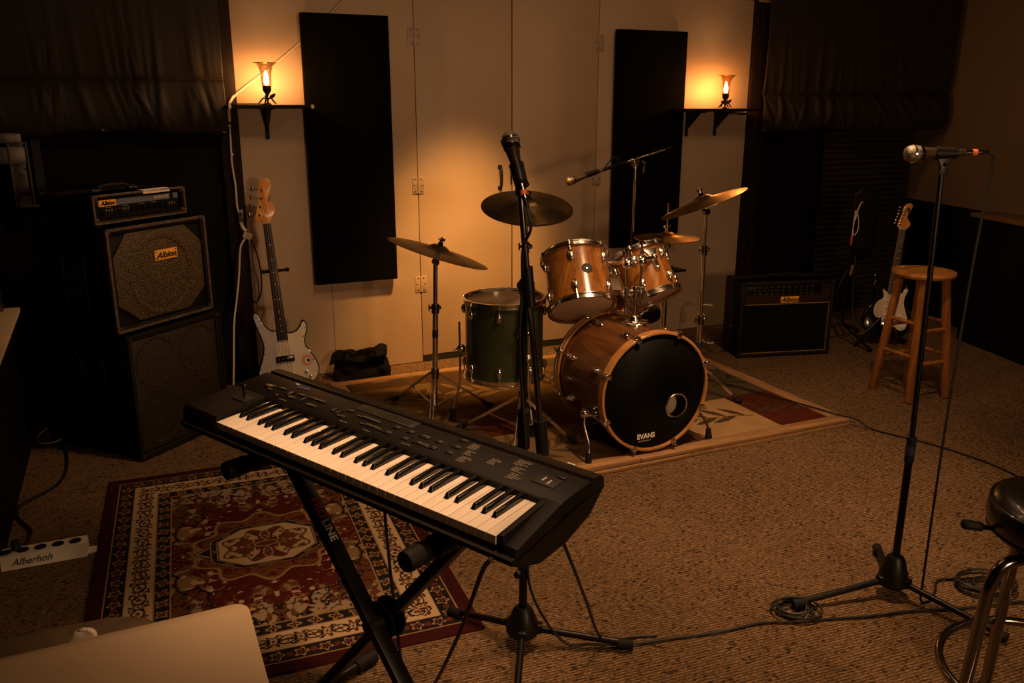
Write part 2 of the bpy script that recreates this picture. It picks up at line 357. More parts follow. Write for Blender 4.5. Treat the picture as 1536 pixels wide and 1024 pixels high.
# low boxed-in ledge along the right wall
q0, q1 = V((5.291, 4.03, 0)), V((5.291, 4.03, 0)) - dw*4.2
b = MB(); c = (q0 + q1)/2 + nw*.105 + V((0, 0, .435)); b.box(c, ((q1 - q0).length, .205, .87), rot=(0, 0, math.atan2(dw.y, dw.x)), bev=.004); struct(b.build('trim_1', 'darkwall'))
b = MB(); c = (q0 + q1)/2 + nw*.095 + V((0, 0, .885)); b.box(c, ((q1 - q0).length + .02, .225, .03), rot=(0, 0, math.atan2(dw.y, dw.x)), bev=.004); struct(b.build('trim_2', 'capwood'))

YW = 5.05
def board(nm, x0, x1, z0, z1, m, y0=YW, y1=5.08, bev=.002):
    b = MB(); b.box(((x0+x1)/2, (y0+y1)/2, (z0+z1)/2), (x1-x0, y1-y0, z1-z0), bev=bev); return struct(b.build(nm, m))
board('wall_back_left', .605, 1.634, .004, 2.31, 'cream')
board('wall_back_right', 2.888, 4.115, .004, 2.31, 'cream')
d1 = board('door_1', 1.638, 2.2665, .045, 2.31, 'doorpaint')
d2 = board('door_2', 2.2735, 2.884, .045, 2.31, 'doorpaint')
b = MB(); b.box((2.26, 5.0585, .022), (1.25, .012, .040)); struct(b.build('trim_3', 'seam'))
board('trim_4', .50, .603, 0, 2.9, 'darkwood', 5.025, 5.08, .004)
board('trim_5', 4.118, 4.26, 0, 2.9, 'darkwood', 5.025, 5.08, .004)
board('trim_6', .605, 4.115, 2.312, 2.36, 'headwood', 5.03, 5.08, .003)
b = MB(); b.box((4.19, 5.005, 2.315), (.135, .03, .036), bev=.003); struct(b.build('trim_7', 'headwood'))
# fine joint in the left board
b = MB(); b.box((1.07, YW+.0005, .30), (.0025, .002, .52)); struct(b.build('trim_8', 'seam'))

def hinge(door, x, z):
    b = MB(); F = wallframe((x, YW, z))
    b.M = F
    for s in (-1, 1): b.box((s*.0205, 0, .002), (.034, .105, .004), bev=.0015)
    for k in range(5): b.cyl((0, -.048 + k*.0195, .004), (0, -.048 + k*.0195 + .0175, .004), .0065, seg=10)
    h = b.build('hinge', 'hinge', door)
    b = MB(F)
    for s in (-1, 1):
        for dz, dx in ((-.038, .018), (0, .026), (.038, .018)): b.cyl((s*dx, dz, .003), (s*dx, dz, .0055), .0042, seg=10)
    b.build('screws', 'brackm', h)
for z in (1.997, 1.134, .516): hinge(d1, 1.636, z); hinge(d2, 2.886, z)
b = MB(); F = wallframe((2.185, YW, 1.165)); b.M = F
for s in (-1, 1): b.box((0, s*.066, .003), (.03, .024, .006), bev=.003); 
b.tube([(0, -.066, .004), (0, -.060, .022), (0, -.035, .033), (0, 0, .036), (0, .035, .033), (0, .060, .022), (0, .066, .004)], .0075, smooth=4)
b.build('handle', 'brackm', d1)
b = MB(); b.M = wallframe((2.262, YW, 1.15)); b.tube([(0, -.03, .003), (-.004, 0, .018), (-.006, .05, .022), (0, .12, .012)], .004, smooth=4); b.build('latch', 'brackm', d1)

# ribbed roll-down shutter in the dark opening right of the amplifier
x0, x1 = 4.85, 5.78
b = MB(); pitch = .042; n = 36
prof = []
for k in range(n): prof += [(5.045, k*pitch), (5.02, k*pitch + .008), (5.02, k*pitch + .026), (5.045, k*pitch + .036)]
def shut(u, v):
    k = v*(len(prof)-1); i = min(int(round(k)), len(prof)-1); return (x0 + (x1-x0)*u, prof[i][0], prof[i][1])
b.grid(shut, 1, len(prof)-1); sh = struct(b.build('door_3', 'slat', ang=20))

# ------------------------------------------------------------------ quilted curtains
def curtain(name, label, P0, P1, ztop, zseam, zlow, seed, group, grom):
    rnd = random.Random(seed); P0, P1 = V(P0), V(P1); D = P1 - P0; W = D.length; d = D/W; n = V((d.y, -d.x, 0))
    folds = [(rnd.uniform(0, 1), rnd.uniform(.008, .022), rnd.uniform(-.45, .15), rnd.uniform(.002, .008)) for _ in range(int(W*30))]
    def h(u, z):
        a = 0
        if z >= zseam:
            t = (z - zseam)/(ztop - zseam); fade = math.exp(-t*5.5)
            a += .036*(1 - math.exp(-t*9))
            for c, w, sl, am in folds:
                x = u - c - sl*t*.35
                a += .75*am*fade*(1 - math.exp(-t*40))*math.exp(-(x*W/w)**2)
        else:
            t = (zseam - z)/(zseam - zlow)
            a += .040*math.sin(PI*min(1, t*.96 + .02))**.6
            for c, w, sl, am in folds:
                x = u - c - sl*(.1 - t*.28)
                a += am*1.1*math.sin(PI*min(1, t))**.5*math.exp(-(x*W/(w*1.1))**2)*(.4 + .6*((c*997) % 1))
        return a
    def f(u, v):
        z = ztop + (zlow - ztop)*v
        if z < zlow + .001: pass
        zz = z + (.012*math.sin(u*9 + seed) + .006*math.sin(u*23))*max(0, (zseam - z)/(zseam - zlow))
        p = P0 + D*u - n*0 + n*h(u, z); return (p.x, p.y, zz)
    root = thing(name, label, 'curtain', (P0.x, P0.y, zlow), group=group)
    b = MB(); b.grid(f, int(W*150), 150); o = b.build('quilted_cloth', 'leather', root, ang=80)
    md = o.modifiers.new('thickness', 'SOLIDIFY'); md.thickness = .012; md.offset = -1
    # rolled hem and the stitched seam
    hem = [V(P0 + D*(i/40)) + n*.008 + V((0, 0, zlow + .012*math.sin(i/40*9 + seed) + .006*math.sin(i/40*23) + .002*math.sin(i*1.3))) for i in range(41)]
    b = MB(); b.tube(hem, .011, seg=8); b.build('hem', 'leather', root)
    for g in grom:
        p = P0 + D*g + n*.026 + V((0, 0, zlow + .012*math.sin(g*9 + seed) + .006*math.sin(g*23) + .012))
        b = MB(); b.torus(frame(p, n), .0115, .0038, 20, 8); b.build('grommet', 'steel', root)
    return root
curtain('quilted_curtain', 'brown-black quilted curtain hanging above the bass amplifier stack at left', (-.60, 4.985, 0), (.535, 4.985, 0), 2.88, 1.735, 1.475, 3, 'quilted curtains', (.465, .985))
curtain('quilted_curtain', 'brown-black quilted curtain hanging above the guitar amplifier and guitar at right', (4.185, 4.985, 0), (5.63, 4.66, 0), 2.88, 1.685, 1.435, 5, 'quilted curtains', (.015, .955))

# ------------------------------------------------------------------ steel door track in the left opening
t = thing('door_track', 'grey steel door track with a bolted plate in the dark left opening', 'track', (-.5, 4.99, 1.1))
b = MB(); b.box((-.475, 4.985, 1.265), (.085, .006, .33), bev=.002); b.box((-.515, 4.965, 1.265), (.006, .045, .33)); b.box((-.436, 4.965, 1.265), (.006, .045, .33)); b.build('upright_channel', 'steel', t)
b = MB(); b.box((-.545, 4.96, 1.365), (.20, .008, .085), bev=.002); b.box((-.55, 4.965, 1.45), (.19, .008, .05), bev=.002); b.build('cross_plate', 'steel', t)
b = MB(); b.box((-.40, 5.02, 1.26), (.04, .03, .36)); b.build('backing_rail', 'brackm', t)
b = MB(); b.box((-.47, 4.95, 1.115), (.115, .06, .008), bev=.002); b.prism([(-.04, 0), (.04, 0), (.02, .05), (-.02, .05)], .006, wallframe((-.47, 4.962, 1.115))); b.build('bottom_bracket', 'steel', t)
for x, z in ((-.50, 1.295), (-.452, 1.295), (-.476, 1.27)):
    b = MB(); b.cyl((x, 4.984, z), (x, 4.974, z), .0085, seg=6); b.build('bolt', 'darkchrome', t)

# ------------------------------------------------------------------ acoustic panels
def panel(label, x0, x1, z0, z1, y0=4.985):
    b = MB(); b.box(((x0+x1)/2, (y0+YW-.023)/2, (z0+z1)/2), (x1-x0, YW-.023-y0, z1-z0), bev=.008, seg=3)
    o = b.build('acoustic_panel', 'felt')
    for x, z in ((x0+.12, z0+.12), (x1-.12, z0+.12), (x0+.40, z1-.08), (x1-.06, z1-.08)): b = MB(); b.box((x, YW-.0125, z), (.06, .024, .06)); b.build('mounting_block', 'felt', o)
    return tag(o, label, 'acoustic panel', 'black acoustic panels')
panel('tall black acoustic panel on the white wall right of the left lamp', .968, 1.468, .575, 2.10)
panel('tall black acoustic panel on the white wall left of the right lamp', 2.992, 3.532, .66, 2.082)

# ------------------------------------------------------------------ lamp shelves
def shelf(label, x0, x1, z, brs, tips):
    t = thing('wall_shelf', label, 'shelf', ((x0+x1)/2, YW, z), group='lamp shelves')
    b = MB(); b.box(((x0+x1)/2, 4.922, z), (x1-x0, .244, .020), bev=.003); b.build('board', 'darkwood', t)
    for bx in brs:
        b = MB(); b.box((bx, YW-.004, z-.085), (.022, .008, .15), bev=.002); b.box((bx, YW-.105, z-.014), (.022, .21, .008), bev=.002)
        b.prism([(0, 0), (.150, 0), (0, -.115)], .012, Matrix(((0, 0, 1, bx-.006), (-1, 0, 0, YW-.008), (0, 1, 0, z-.018), (0, 0, 0, 1))))
        b.ball((bx, YW-.006, z-.165), .013, (1, .6, 1)); b.build('bracket', 'brackm', t)
    for tx in tips:
        b = MB(); b.box((tx, 4.797, z), (.014, .008, .020), bev=.002); b.build('end_cap', 'offwhite', t)
    return t
shelf('dark narrow wall shelf holding the left lamp', .530, .976, 1.600, (.757,), (.537, .969))
s2 = shelf('dark narrow wall shelf holding the right lamp', 3.42, 4.05, 1.578, (3.60, 3.84), ())
b = MB(); b.cyl((3.88, 4.84, 1.553), (3.95, 4.84, 1.553), .007); b.build('rod', 'brackm', s2); b = MB(); b.cyl((3.95, 4.84, 1.553), (3.965, 4.84, 1.553), .009); b.build('rod_tip', 'gold', s2)

def lamp(label, x, y, z, gl, h, lean):
    t = thing('table_lamp', label, 'lamp', (x, y, z), group='glass table lamps')
    rnd = random.Random(int(x*100))
    b = MB()
    b.lathe([(0, 0), (.02, 0), (.018, .006), (.006, .012), (.005, .045), (.011, .052), (.006, .058), (0, .06)], Matrix.Translation((x, y, z)), 16)
    for k in range(5):
        a = k*2*PI/5 + .5; c, s_ = math.cos(a), math.sin(a)
        b.tube([(x+.004*c, y+.004*s_, z+.03), (x+.022*c, y+.022*s_, z+.034), (x+.042*c, y+.030*s_, z+.014), (x+.054*c, y+.034*s_, z+.004)], [.0045]*9+[.003], seg=6, smooth=4)
    b.build('twisted_base', 'iron', t)
    for k in range(3):
        a = -.5 + k*1.1; c, s_ = math.cos(a), math.sin(a)
        b = MB(); q = V((x + .03*c, y + .02*s_, z + .045))
        b.ball(q, .02, (1.0, .30, .5), Euler((.3*k, -.7 + .3*k, a)).to_matrix(), 10); b.build('iron_leaf', 'iron', t)
    b = MB(); b.lathe([(0, .055), (.010, .055), (.022, .072), (.0235, .098), (.020, .102), (0, .102)], Matrix.Translation((x, y, z)), 20); b.build('socket', 'iron', t)
    b = MB(); b.lathe([(0, .102), (.007, .104), (.012, .118), (.0125, .135), (.008, .155), (.003, .172), (0, .176)], Matrix.Translation((x, y, z)), 16); b.build('flame_bulb', 'bulb', t)
    pr = [(.025, .096), (.0265, .12), (.028, .15), (.032, .178), (.042, .200), (.061, .214)]
    inn = [(r-.0022, zz+.0005) for r, zz in reversed(pr)]
    b = MB(); b.lathe(pr + inn, Matrix.Translation((x, y, z)) , 36, closed=True); b.build('flared_glass_shade', gl, t)
    b = MB(); b.torus(Matrix.Translation((x, y, z+.2145)), .0605, .0022, 36, 8); b.build('rim', 'gold', t)  # gold colour on the glass rim paints in its amber highlight
    return t
lamp('lit glass lamp with clear flared shade on the left wall shelf', .743, 4.86, 1.610, 'glass', .21, 0)
lamp('lit glass lamp with amber-tinted flared shade on the right wall shelf', 3.772, 4.86, 1.588, 'amberglass', .21, 0)
b = MB(); b.tube([(.735, 4.86, 1.613), (.69, 4.85, 1.614), (.62, 4.87, 1.614), (.545, 4.88, 1.614)], .003, smooth=6); tag(b.build('lamp_cord', 'cable'), 'thin dark lamp cord along the left wall shelf', 'cord')

# white conduit and cord at the left post
b = MB(); b.tube([(1.36, 5.038, 2.30), (.96, 5.038, 1.935), (.63, 5.036, 1.685), (.575, 5.008, 1.64), (.556, 5.004, 1.60), (.552, 5.004, 1.52)], .0085, seg=10, smooth=8)
tag(b.build('conduit', 'whitecable'), 'cream conduit running diagonally up the wall behind the left lamp', 'conduit')
b = MB(); b.tube([(.552, 5.004, 1.50), (.549, 5.004, 1.42), (.545, 4.995, 1.30), (.553, 4.99, 1.18), (.551, 4.98, 1.08), (.556, 4.985, 1.03)], .0055, smooth=6)
for z in (1.50, 1.345): b.ball((.549, 4.998, z), .010)
tag(b.build('wall_cable', 'whitecable'), 'white cord hanging down the post from under the left curtain to the outlet', 'cord')
t = thing('wall_outlet', 'small grey outlet box on the dark post left of the bass guitar', 'outlet', (.567, 5.02, 1.0))
b = MB(); b.box((.567, 5.005, 1.01), (.034, .04, .075), bev=.004); b.build('box', 'brackm', t)
b = MB(); b.box((.567, 4.983, 1.01), (.030, .006, .066), bev=.002); b.build('cover', 'steel', t)
b = MB(); b.tube([(.562, 4.97, .975), (.57, 4.96, .945), (.585, 4.955, .925)], .010, smooth=4); b.box((.59, 4.955, .90), (.05, .03, .038), rot=(0, .5, 0), bev=.006)
b.tube([(.575, 4.95, .885), (.545, 4.945, .83), (.525, 4.94, .68), (.50, 4.92, .55), (.47, 4.88, .42), (.44, 4.80, .20), (.42, 4.78, .02)], .0055, smooth=6)
tag(b.build('plug_cable', 'whitecable'), 'pale plug and cord dropping from the outlet behind the bass amplifier stack', 'cord')
b = MB(); b.tube([(.60, 4.955, .89), (.635, 4.98, .80), (.655, 5.0, .66), (.645, 5.01, .55), (.61, 5.0, .50), (.575, 4.98, .56)], .004, smooth=6)
tag(b.build('loose_cord', 'cable'), 'thin black cord looping beside the neck of the bass guitar', 'cord')
# ------------------------------------------------------------------ bass amplifier stack
CA = math.atan2(.369, .426)
def cabinet_frame(p, z): return (V((p[0], p[1], z)), CA)
def handle_recess(root, D, zc, w=.15, h=.25):
    # on the left side (local x = 0 face), seen from the player's side
    b = MB(); y = D/2
    for dy, dz, sy, sz in ((0, h/2, w+.03, .018), (0, -h/2, w+.03, .018), (-w/2, 0, .018, h), (w/2, 0, .018, h), (0, -.02, w, .022)):
        b.box((-.004, y+dy, zc+dz), (.008, sy, sz), bev=.002)
    fr = b.build('side_handle', 'tolex', root, world=False)
    b = MB(); b.box((-.0005, y, zc), (.003, w-.01, h-.01)); b.build('recess', 'ink', fr, world=False)
    b = MB()
    for k in range(4):
        for s in (-1, 1): b.ball((-.009, y + s*(w/2+.012), zc - h/2 + k*h/3), .003, seg=8)
    b.build('rivets', 'corner', fr, world=False)
def corners(root, W, D, H, r=.022):
    for x in (0, W):
        for y in (0, D):
            for z in (0, H):
                b = MB(); b.box((x + (.010 if x == 0 else -.010), y + (.010 if y == 0 else -.010), z + (.010 if z == 0 else -.010)), (.030, .030, .030), bev=.010); b.build('corner', 'corner' if y == 0 else 'tolex', root, world=False)
def front_edges(b, W, H, t=.010):
    b.bar((0, 0, 0), (0, 0, H), t, t); b.bar((W, 0, 0), (W, 0, H), t, t); b.bar((0, 0, H), (W, 0, H), t, t); b.bar((0, 0, 0), (W, 0, 0), t, t)
def shell(b, W, D, H, th=.022, rec=.022):
    b.box((W/2, D/2+rec/2, H/2), (W, D-rec, H), bev=.006)
    b.box((th/2, D/4, H/2), (th, D/2, H), bev=.005); b.box((W-th/2, D/4, H/2), (th, D/2, H), bev=.005); b.box((W/2, D/4, th/2), (W, D/2, th), bev=.005); b.box((W/2, D/4, H-th/2), (W, D/2, H-.0 if False else th), bev=.005)

def albion(name, root, P, size, m='ink', world=False):
    return lettering(name, 'Albion', size, P, m, root, shear=.35, world=world, sx=1.15, bold=.0012)

# lower 4x10 cabinet
W, D, H = .563, .51, .60
c4 = thing('bass_cabinet', 'large black bass speaker cabinet with four speakers, bottom of the stack', 'speaker cabinet', (-.073, 4.047, .008), (0, 0, CA))
b = MB(); shell(b, W, D, H-.008); b.build('cabinet', 'tolex', c4, world=False)
b = MB(); b.box((W/2, .013, H/2-.004), (W-.05, .012, H-.06), bev=.003); b.build('speaker_grille', 'grilledark', c4, world=False)
for x in (.15, .413):
    for z in (.16, .44):
        b = MB(); b.lathe([(.117, 0), (.119, .0022), (.112, .0030), (.106, .0008)], frame((x, .0075, z), (0, -1, 0)), 40); b.build('speaker_ring', 'grilledark', c4, world=False)
b = MB(); front_edges(b, W, H-.008, .012); b.build('edge_trim', 'tolex', c4, world=False)
corners(c4, W, D, H-.008); handle_recess(c4, D, .36)
# upper 1x15 cabinet
c5 = thing('bass_cabinet', 'black bass speaker cabinet with one big speaker and amber name plate, middle of the stack', 'speaker cabinet', (-.105, 4.045, .628), (0, 0, CA))
W, D, H = .568, .47, .455
b = MB(); shell(b, W, D, H, .018); b.build('cabinet', 'tolex', c5, world=False)
b = MB(); g = [(.09, .0), (W-.09, 0), (W-.03, .06), (W-.03, H-.10), (W-.11, H-.035), (.11, H-.035), (.025, H-.12), (.025, .07)]
g = [(.135, .028), (W-.135, .028), (W-.026, .115), (W-.026, H-.115), (W-.12, H-.026), (.105, H-.026), (.026, H-.125), (.026, .115)]
b.prism(g, .012, frame((0, .012, 0), (0, -1, 0), (1, 0, 0)) @ Matrix.Diagonal((1, 1, 1, 1)), bev=.004) if False else b.prism(g, .012, Matrix(((1, 0, 0, 0), (0, 0, -1, .016), (0, 1, 0, 0), (0, 0, 0, 1))), bev=.004)
b.build('speaker_grille', 'grille', c5, world=False)
b = MB(); b.lathe([(.185, 0), (.19, .003), (.178, .007), (.165, .003)], frame((W/2, .0045, H/2-.005), (0, -1, 0)), 48); b.lathe([(.07, 0), (.06, .003), (.03, .006), (0, .007)], frame((W/2, .0045, H/2-.005), (0, -1, 0)), 32); b.build('speaker_ring', 'grille', c5, world=False)
b = MB(); front_edges(b, W, H, .012); b.build('edge_trim', 'piping', c5, world=False)
corners(c5, W, D, H); handle_recess(c5, D, .22, .14, .24)
b = MB(); b.box((.315, .000, .308), (.135, .005, .048), bev=.002); pl = b.build('name_plate', 'plate', c5, world=False)
albion('plate_lettering', pl, Matrix(((1, 0, 0, .315), (0, 0, -1, -.003), (0, 1, 0, .306), (0, 0, 0, 1))), .037)
b = MB()
for sx in (-.058, .058):
    for sz in (-.016, .016): b.cyl((.315+sx, -.002, .308+sz), (.315+sx, -.005, .308+sz), .003, seg=8)
b.build('rivets', 'ink', pl, world=False)
b = MB(); 
for x in (.05, W-.05):
    for y in (.05, D-.05): b.cyl((x, y, -.026), (x, y, .002), .018, .020)
b.build('rubber_feet', 'rubber', c5, world=False)
# amplifier head
W, D, H = .51, .34, .118
ah = thing('bass_amplifier_head', 'black bass amplifier head with knobs and amber badge, on top of the stack', 'amplifier', (-.14, 4.055, 1.112), (0, 0, CA))
b = MB(); shell(b, W, D, H, .012, .030); b.build('case', 'tolex', ah, world=False)
b = MB(); front_edges(b, W, H, .009); b.build('edge_trim', 'piping', ah, world=False)
b = MB(); b.box((W/2-.01, .024, H/2), (W-.06, .014, H-.030)); cp = b.build('control_panel', 'black', ah, world=False)
b = MB(); b.box((.235, .016, .083), (.40, .003, .026)); b.build('blue_grey_stripe', 'bluegrey', cp, world=False)
b = MB(); b.box((.085, .0145, .083), (.088, .003, .027)); b.build('amber_badge', 'plate', cp, world=False)
fr = lambda x, z, y=.0125: Matrix(((1, 0, 0, x), (0, 0, -1, y), (0, 1, 0, z), (0, 0, 0, 1)))
albion('badge_lettering', cp, fr(.085, .082), .024)
lettering('panel_lettering', 'BARRAGE', .020, fr(.385, .084, .0135), 'print_', cp, world=False, bold=.0006)
b = MB(); b.box((.47, .015, .083), (.03, .003, .026)); b.build('square_badge', 'bluegrey', cp, world=False)
for x in (.055, .145, .215, .245, .275, .31, .345, .375, .405):
    b = MB(); b.lathe([(0, 0), (.0125, 0), (.0115, .012), (.009, .016), (0, .016)], frame((x, .017, .045 + (.004 if x > .2 else 0)), (0, -1, 0)), 14); b.box((x, .000, .053), (.002, .003, .008)); b.build('knob', 'darkchrome' if x in (.145,) else 'black', ah, world=False)
b = MB()
for x in (.075, .09, .105, .165, .18, .195, .43, .445, .46): b.box((x, .0155, .050), (.006, .003, .010), bev=.001)
for x in (.08, .17, .26, .33): b.box((x+.01, .0165, .064), (.03, .001, .003))
b.build('switches', 'dimprint', cp, world=False)
b = MB(); b.tube([(.17, .17, H), (.18, .17, H+.016), (.215, .17, H+.024), (.30, .17, H+.024), (.335, .17, H+.016), (.345, .17, H)], .009, seg=8, smooth=5); b.build('strap_handle', 'rubber', ah, world=False)
for x in (.155, .36):
    b = MB(); b.box((x, .17, H+.005), (.045, .03, .012), bev=.004); b.build('handle_end', 'corner', ah, world=False)
corners(ah, W, D, H)
b = MB()
for x in (.05, W-.05):
    for y in (.05, D-.05): b.cyl((x, y, -.028), (x, y, .002), .015, .017)
b.build('rubber_feet', 'rubber', ah, world=False)
# strip of white tape / paper lying on the front edge of the head
o = thing('paper_strip', 'long white paper strip lying on the front edge of the amplifier head', 'paper', (-.14, 4.055, 1.2305), (0, 0, CA))
b = MB(); b.box((.345, .016, .004), (.155, .030, .004), bev=.0015); b.box((.345, -.003, -.004), (.155, .003, .016), bev=.001); b.build('strip', 'paper', o, world=False)

# ------------------------------------------------------------------ shelf, bottle and lead at the left wall
t = thing('side_shelf', 'pale board shelf fixed along the black left wall at the frame edge', 'shelf', (-.56, 3.4, .74))
b = MB(); b.prism([(-.598, 2.55), (-.452, 2.55), (-.483, 4.16), (-.598, 4.16)], .022, Matrix.Translation((0, 0, .737)), bev=.003); b.build('board', 'laminate', t)
for y in (2.9, 3.95):
    b = MB(); b.box((-.594, y, .66), (.008, .025, .15)); b.box((-.545, y, .731), (.10, .025, .008)); b.bar((-.59, y, .60), (-.51, y, .73), .012, .012); b.build('bracket', 'brackm', t)
t = thing('water_bottle', 'small grey bottle standing on the pale side shelf at the frame edge', 'bottle', (-.568, 4.10, .759))
b = MB(); b.lathe([(0, 0), (.028, 0), (.030, .006), (.030, .09), (.018, .115), (.012, .13), (0, .13)], Matrix.Translation((-.566, 4.10, .7595)), 24); b.build('body', 'steel', t)
b = MB(); b.cyl((-.566, 4.10, .8895), (-.566, 4.10, .905), .014); b.build('cap', 'black', t)
b = MB(); b.box((-.579, 3.98, .365), (.04, 1.6, .73), bev=.006); struct(b.build('baseboard_left', 'darkwall'))

# power strip
t = thing('power_strip', 'white power strip with black outlets and scribbled writing on the carpet', 'power strip', (-.458, 3.25, 0), (0, 0, R(-1)))
L = .36
b = MB(); b.prism([(-.05, 0), (.05, 0), (.034, .046), (-.034, .046)], L, Matrix(((0, 0, 1, -L/2), (1, 0, 0, 0), (0, 1, 0, .001), (0, 0, 0, 1))), bev=.004); b.build('housing', 'offwhite', t, world=False)
for k in range(6):
    b = MB(); x = -L/2 + .035 + k*.057
    b.lathe([(0, 0), (.0185, 0), (.0185, .003), (.0165, .004), (.0165, .001), (0, .001)], Matrix.Translation((x, 0, .047)) @ Matrix.Diagonal((1.1, 1, 1, 1)), 20)
    o = b.build('outlet', 'black', t, world=False)
    b = MB()
    for s in (-1, 1): b.box((x + s*.006, .003, .0485), (.003, .009, .001))
    b.ball((x, -.008, .048), .003, seg=8); b.build('slots', 'corner', o, world=False)
b = MB(); b.lathe([(0, 0), (.026, 0), (.026, .006), (0, .007)], Matrix.Translation((L/2+.012, -.01, .001)) @ Matrix.Diagonal((1.35, 1, 1, 1)), 24); b.build('mounting_tab', 'offwhite', t, world=False)
n = V((0, -.046, .016)).normalized(); yv = V((0, .016, .046)).normalized(); F = Matrix(((1, 0, 0, -.002), (0, yv.y, n.y, -.0435), (0, yv.z, n.z, .0235), (0, 0, 0, 1)))
lettering('handwriting', 'Alberhoh', .034, F, 'ink', t, shear=.42, world=False, bold=.0002)
b = MB(); b.tube([(-.43, 4.50, .008), (-.40, 4.28, .008), (-.392, 4.09, .008), (-.41, 3.95, .008), (-.45, 3.87, .008), (-.53, 3.78, .008), (-.555, 3.72, .008), (-.54, 3.62, .008), (-.49, 3.50, .008), (-.49, 3.40, .010), (-.505, 3.32, .03), (-.511, 3.27, .056)], .0065, smooth=8)
b.cyl((-.511, 3.262, .0515), (-.511, 3.262, .085), .016, .012)
tag(b.build('power_lead', 'cable'), 'black power lead curving over the carpet to the white power strip', 'cable')
b = MB(); b.tube([(-.415, 4.80, .006), (-.45, 4.76, .010), (-.52, 4.66, .012), (-.545, 4.57, .008), (-.525, 4.49, .006), (-.47, 4.475, .006), (-.43, 4.49, .012)], .0045, smooth=8)
tag(b.build('white_loop_cord', 'whitecable'), 'thin white cord looping on the carpet left of the speaker stack', 'cable')

# ------------------------------------------------------------------ Persian rug
def vnoise(x, y, seed=0):
    rs = np.random.RandomState(seed); T = rs.rand(256, 256)
    xi = np.floor(x).astype(int); yi = np.floor(y).astype(int); fx = x - xi; fy = y - yi
    fx = fx*fx*(3-2*fx); fy = fy*fy*(3-2*fy)
    g = lambda a, b: T[a % 256, b % 256]
    return (g(xi, yi)*(1-fx)+g(xi+1, yi)*fx)*(1-fy)+(g(xi, yi+1)*(1-fx)+g(xi+1, yi+1)*fx)*fy
def fbm(x, y, seed=0, o=3):
    return sum(vnoise(x*2**k, y*2**k, seed+k)/2**k for k in range(o))/sum(1/2**k for k in range(o))
def rug_mesh(name, nx, ny, w, h, fn, th, m, parent):
    X, Y = np.meshgrid(np.linspace(-w/2, w/2, nx+1), np.linspace(-h/2, h/2, ny+1))
    Z = np.full_like(X, th) + .0012*np.sin(X*9+Y*4)*np.cos(Y*7)
    nv = (nx+1)*(ny+1)
    i = np.arange(nv).reshape(ny+1, nx+1)
    F = np.stack([i[:-1, :-1], i[:-1, 1:], i[1:, 1:], i[1:, :-1]], -1).reshape(-1, 4)
    co_ = np.stack([X, Y, Z], -1).reshape(-1, 3)
    ring = np.concatenate([i[0, :], i[1:, -1], i[-1, -2::-1], i[-2:0:-1, 0]]); low = co_[ring].copy(); low[:, 2] = 0
    k = np.arange(len(ring)); k2 = np.roll(k, -1)
    S = np.stack([nv+k, nv+k2, ring[k2], ring[k]], -1)
    co2 = np.vstack([co_, low]); FF = np.vstack([F, S])
    me = bpy.data.meshes.new(name); me.vertices.add(len(co2)); me.vertices.foreach_set('co', co2.ravel())
    me.loops.add(FF.size); me.loops.foreach_set('vertex_index', FF.ravel().astype(np.int32))
    me.polygons.add(len(FF)); me.polygons.foreach_set('loop_start', np.arange(0, FF.size, 4, dtype=np.int32))
    me.update(calc_edges=True); me.validate()
    cx = (X[:-1, :-1] + X[1:, 1:])/2; cy = (Y[:-1, :-1] + Y[1:, 1:])/2
    C = fn(cx, cy).reshape(-1, 3); sc = np.tile(np.array([fn.edge]), (len(S), 1)); C = np.vstack([C, sc])
    ca = me.color_attributes.new('Col', 'FLOAT_COLOR', 'CORNER')
    ca.data.foreach_set('color', np.repeat(np.hstack([C, np.ones((len(C), 1))]), 4, axis=0).astype(np.float32).ravel())
    me.materials.append(m); o = bpy.data.objects.new(name, me); COL.objects.link(o)
    if parent: o.parent = parent
    return o
RW, RH = 1.19, 1.61
red = np.array((.088, .012, .008)); dred = np.array((.042, .007, .006)); cream = np.array((.56, .40, .23)); blk = np.array((.014, .010, .010)); tan = np.array((.33, .20, .09)); brn = np.array((.13, .048, .018)); olv = np.array((.12, .075, .032)); rst = np.array((.125, .030, .013))
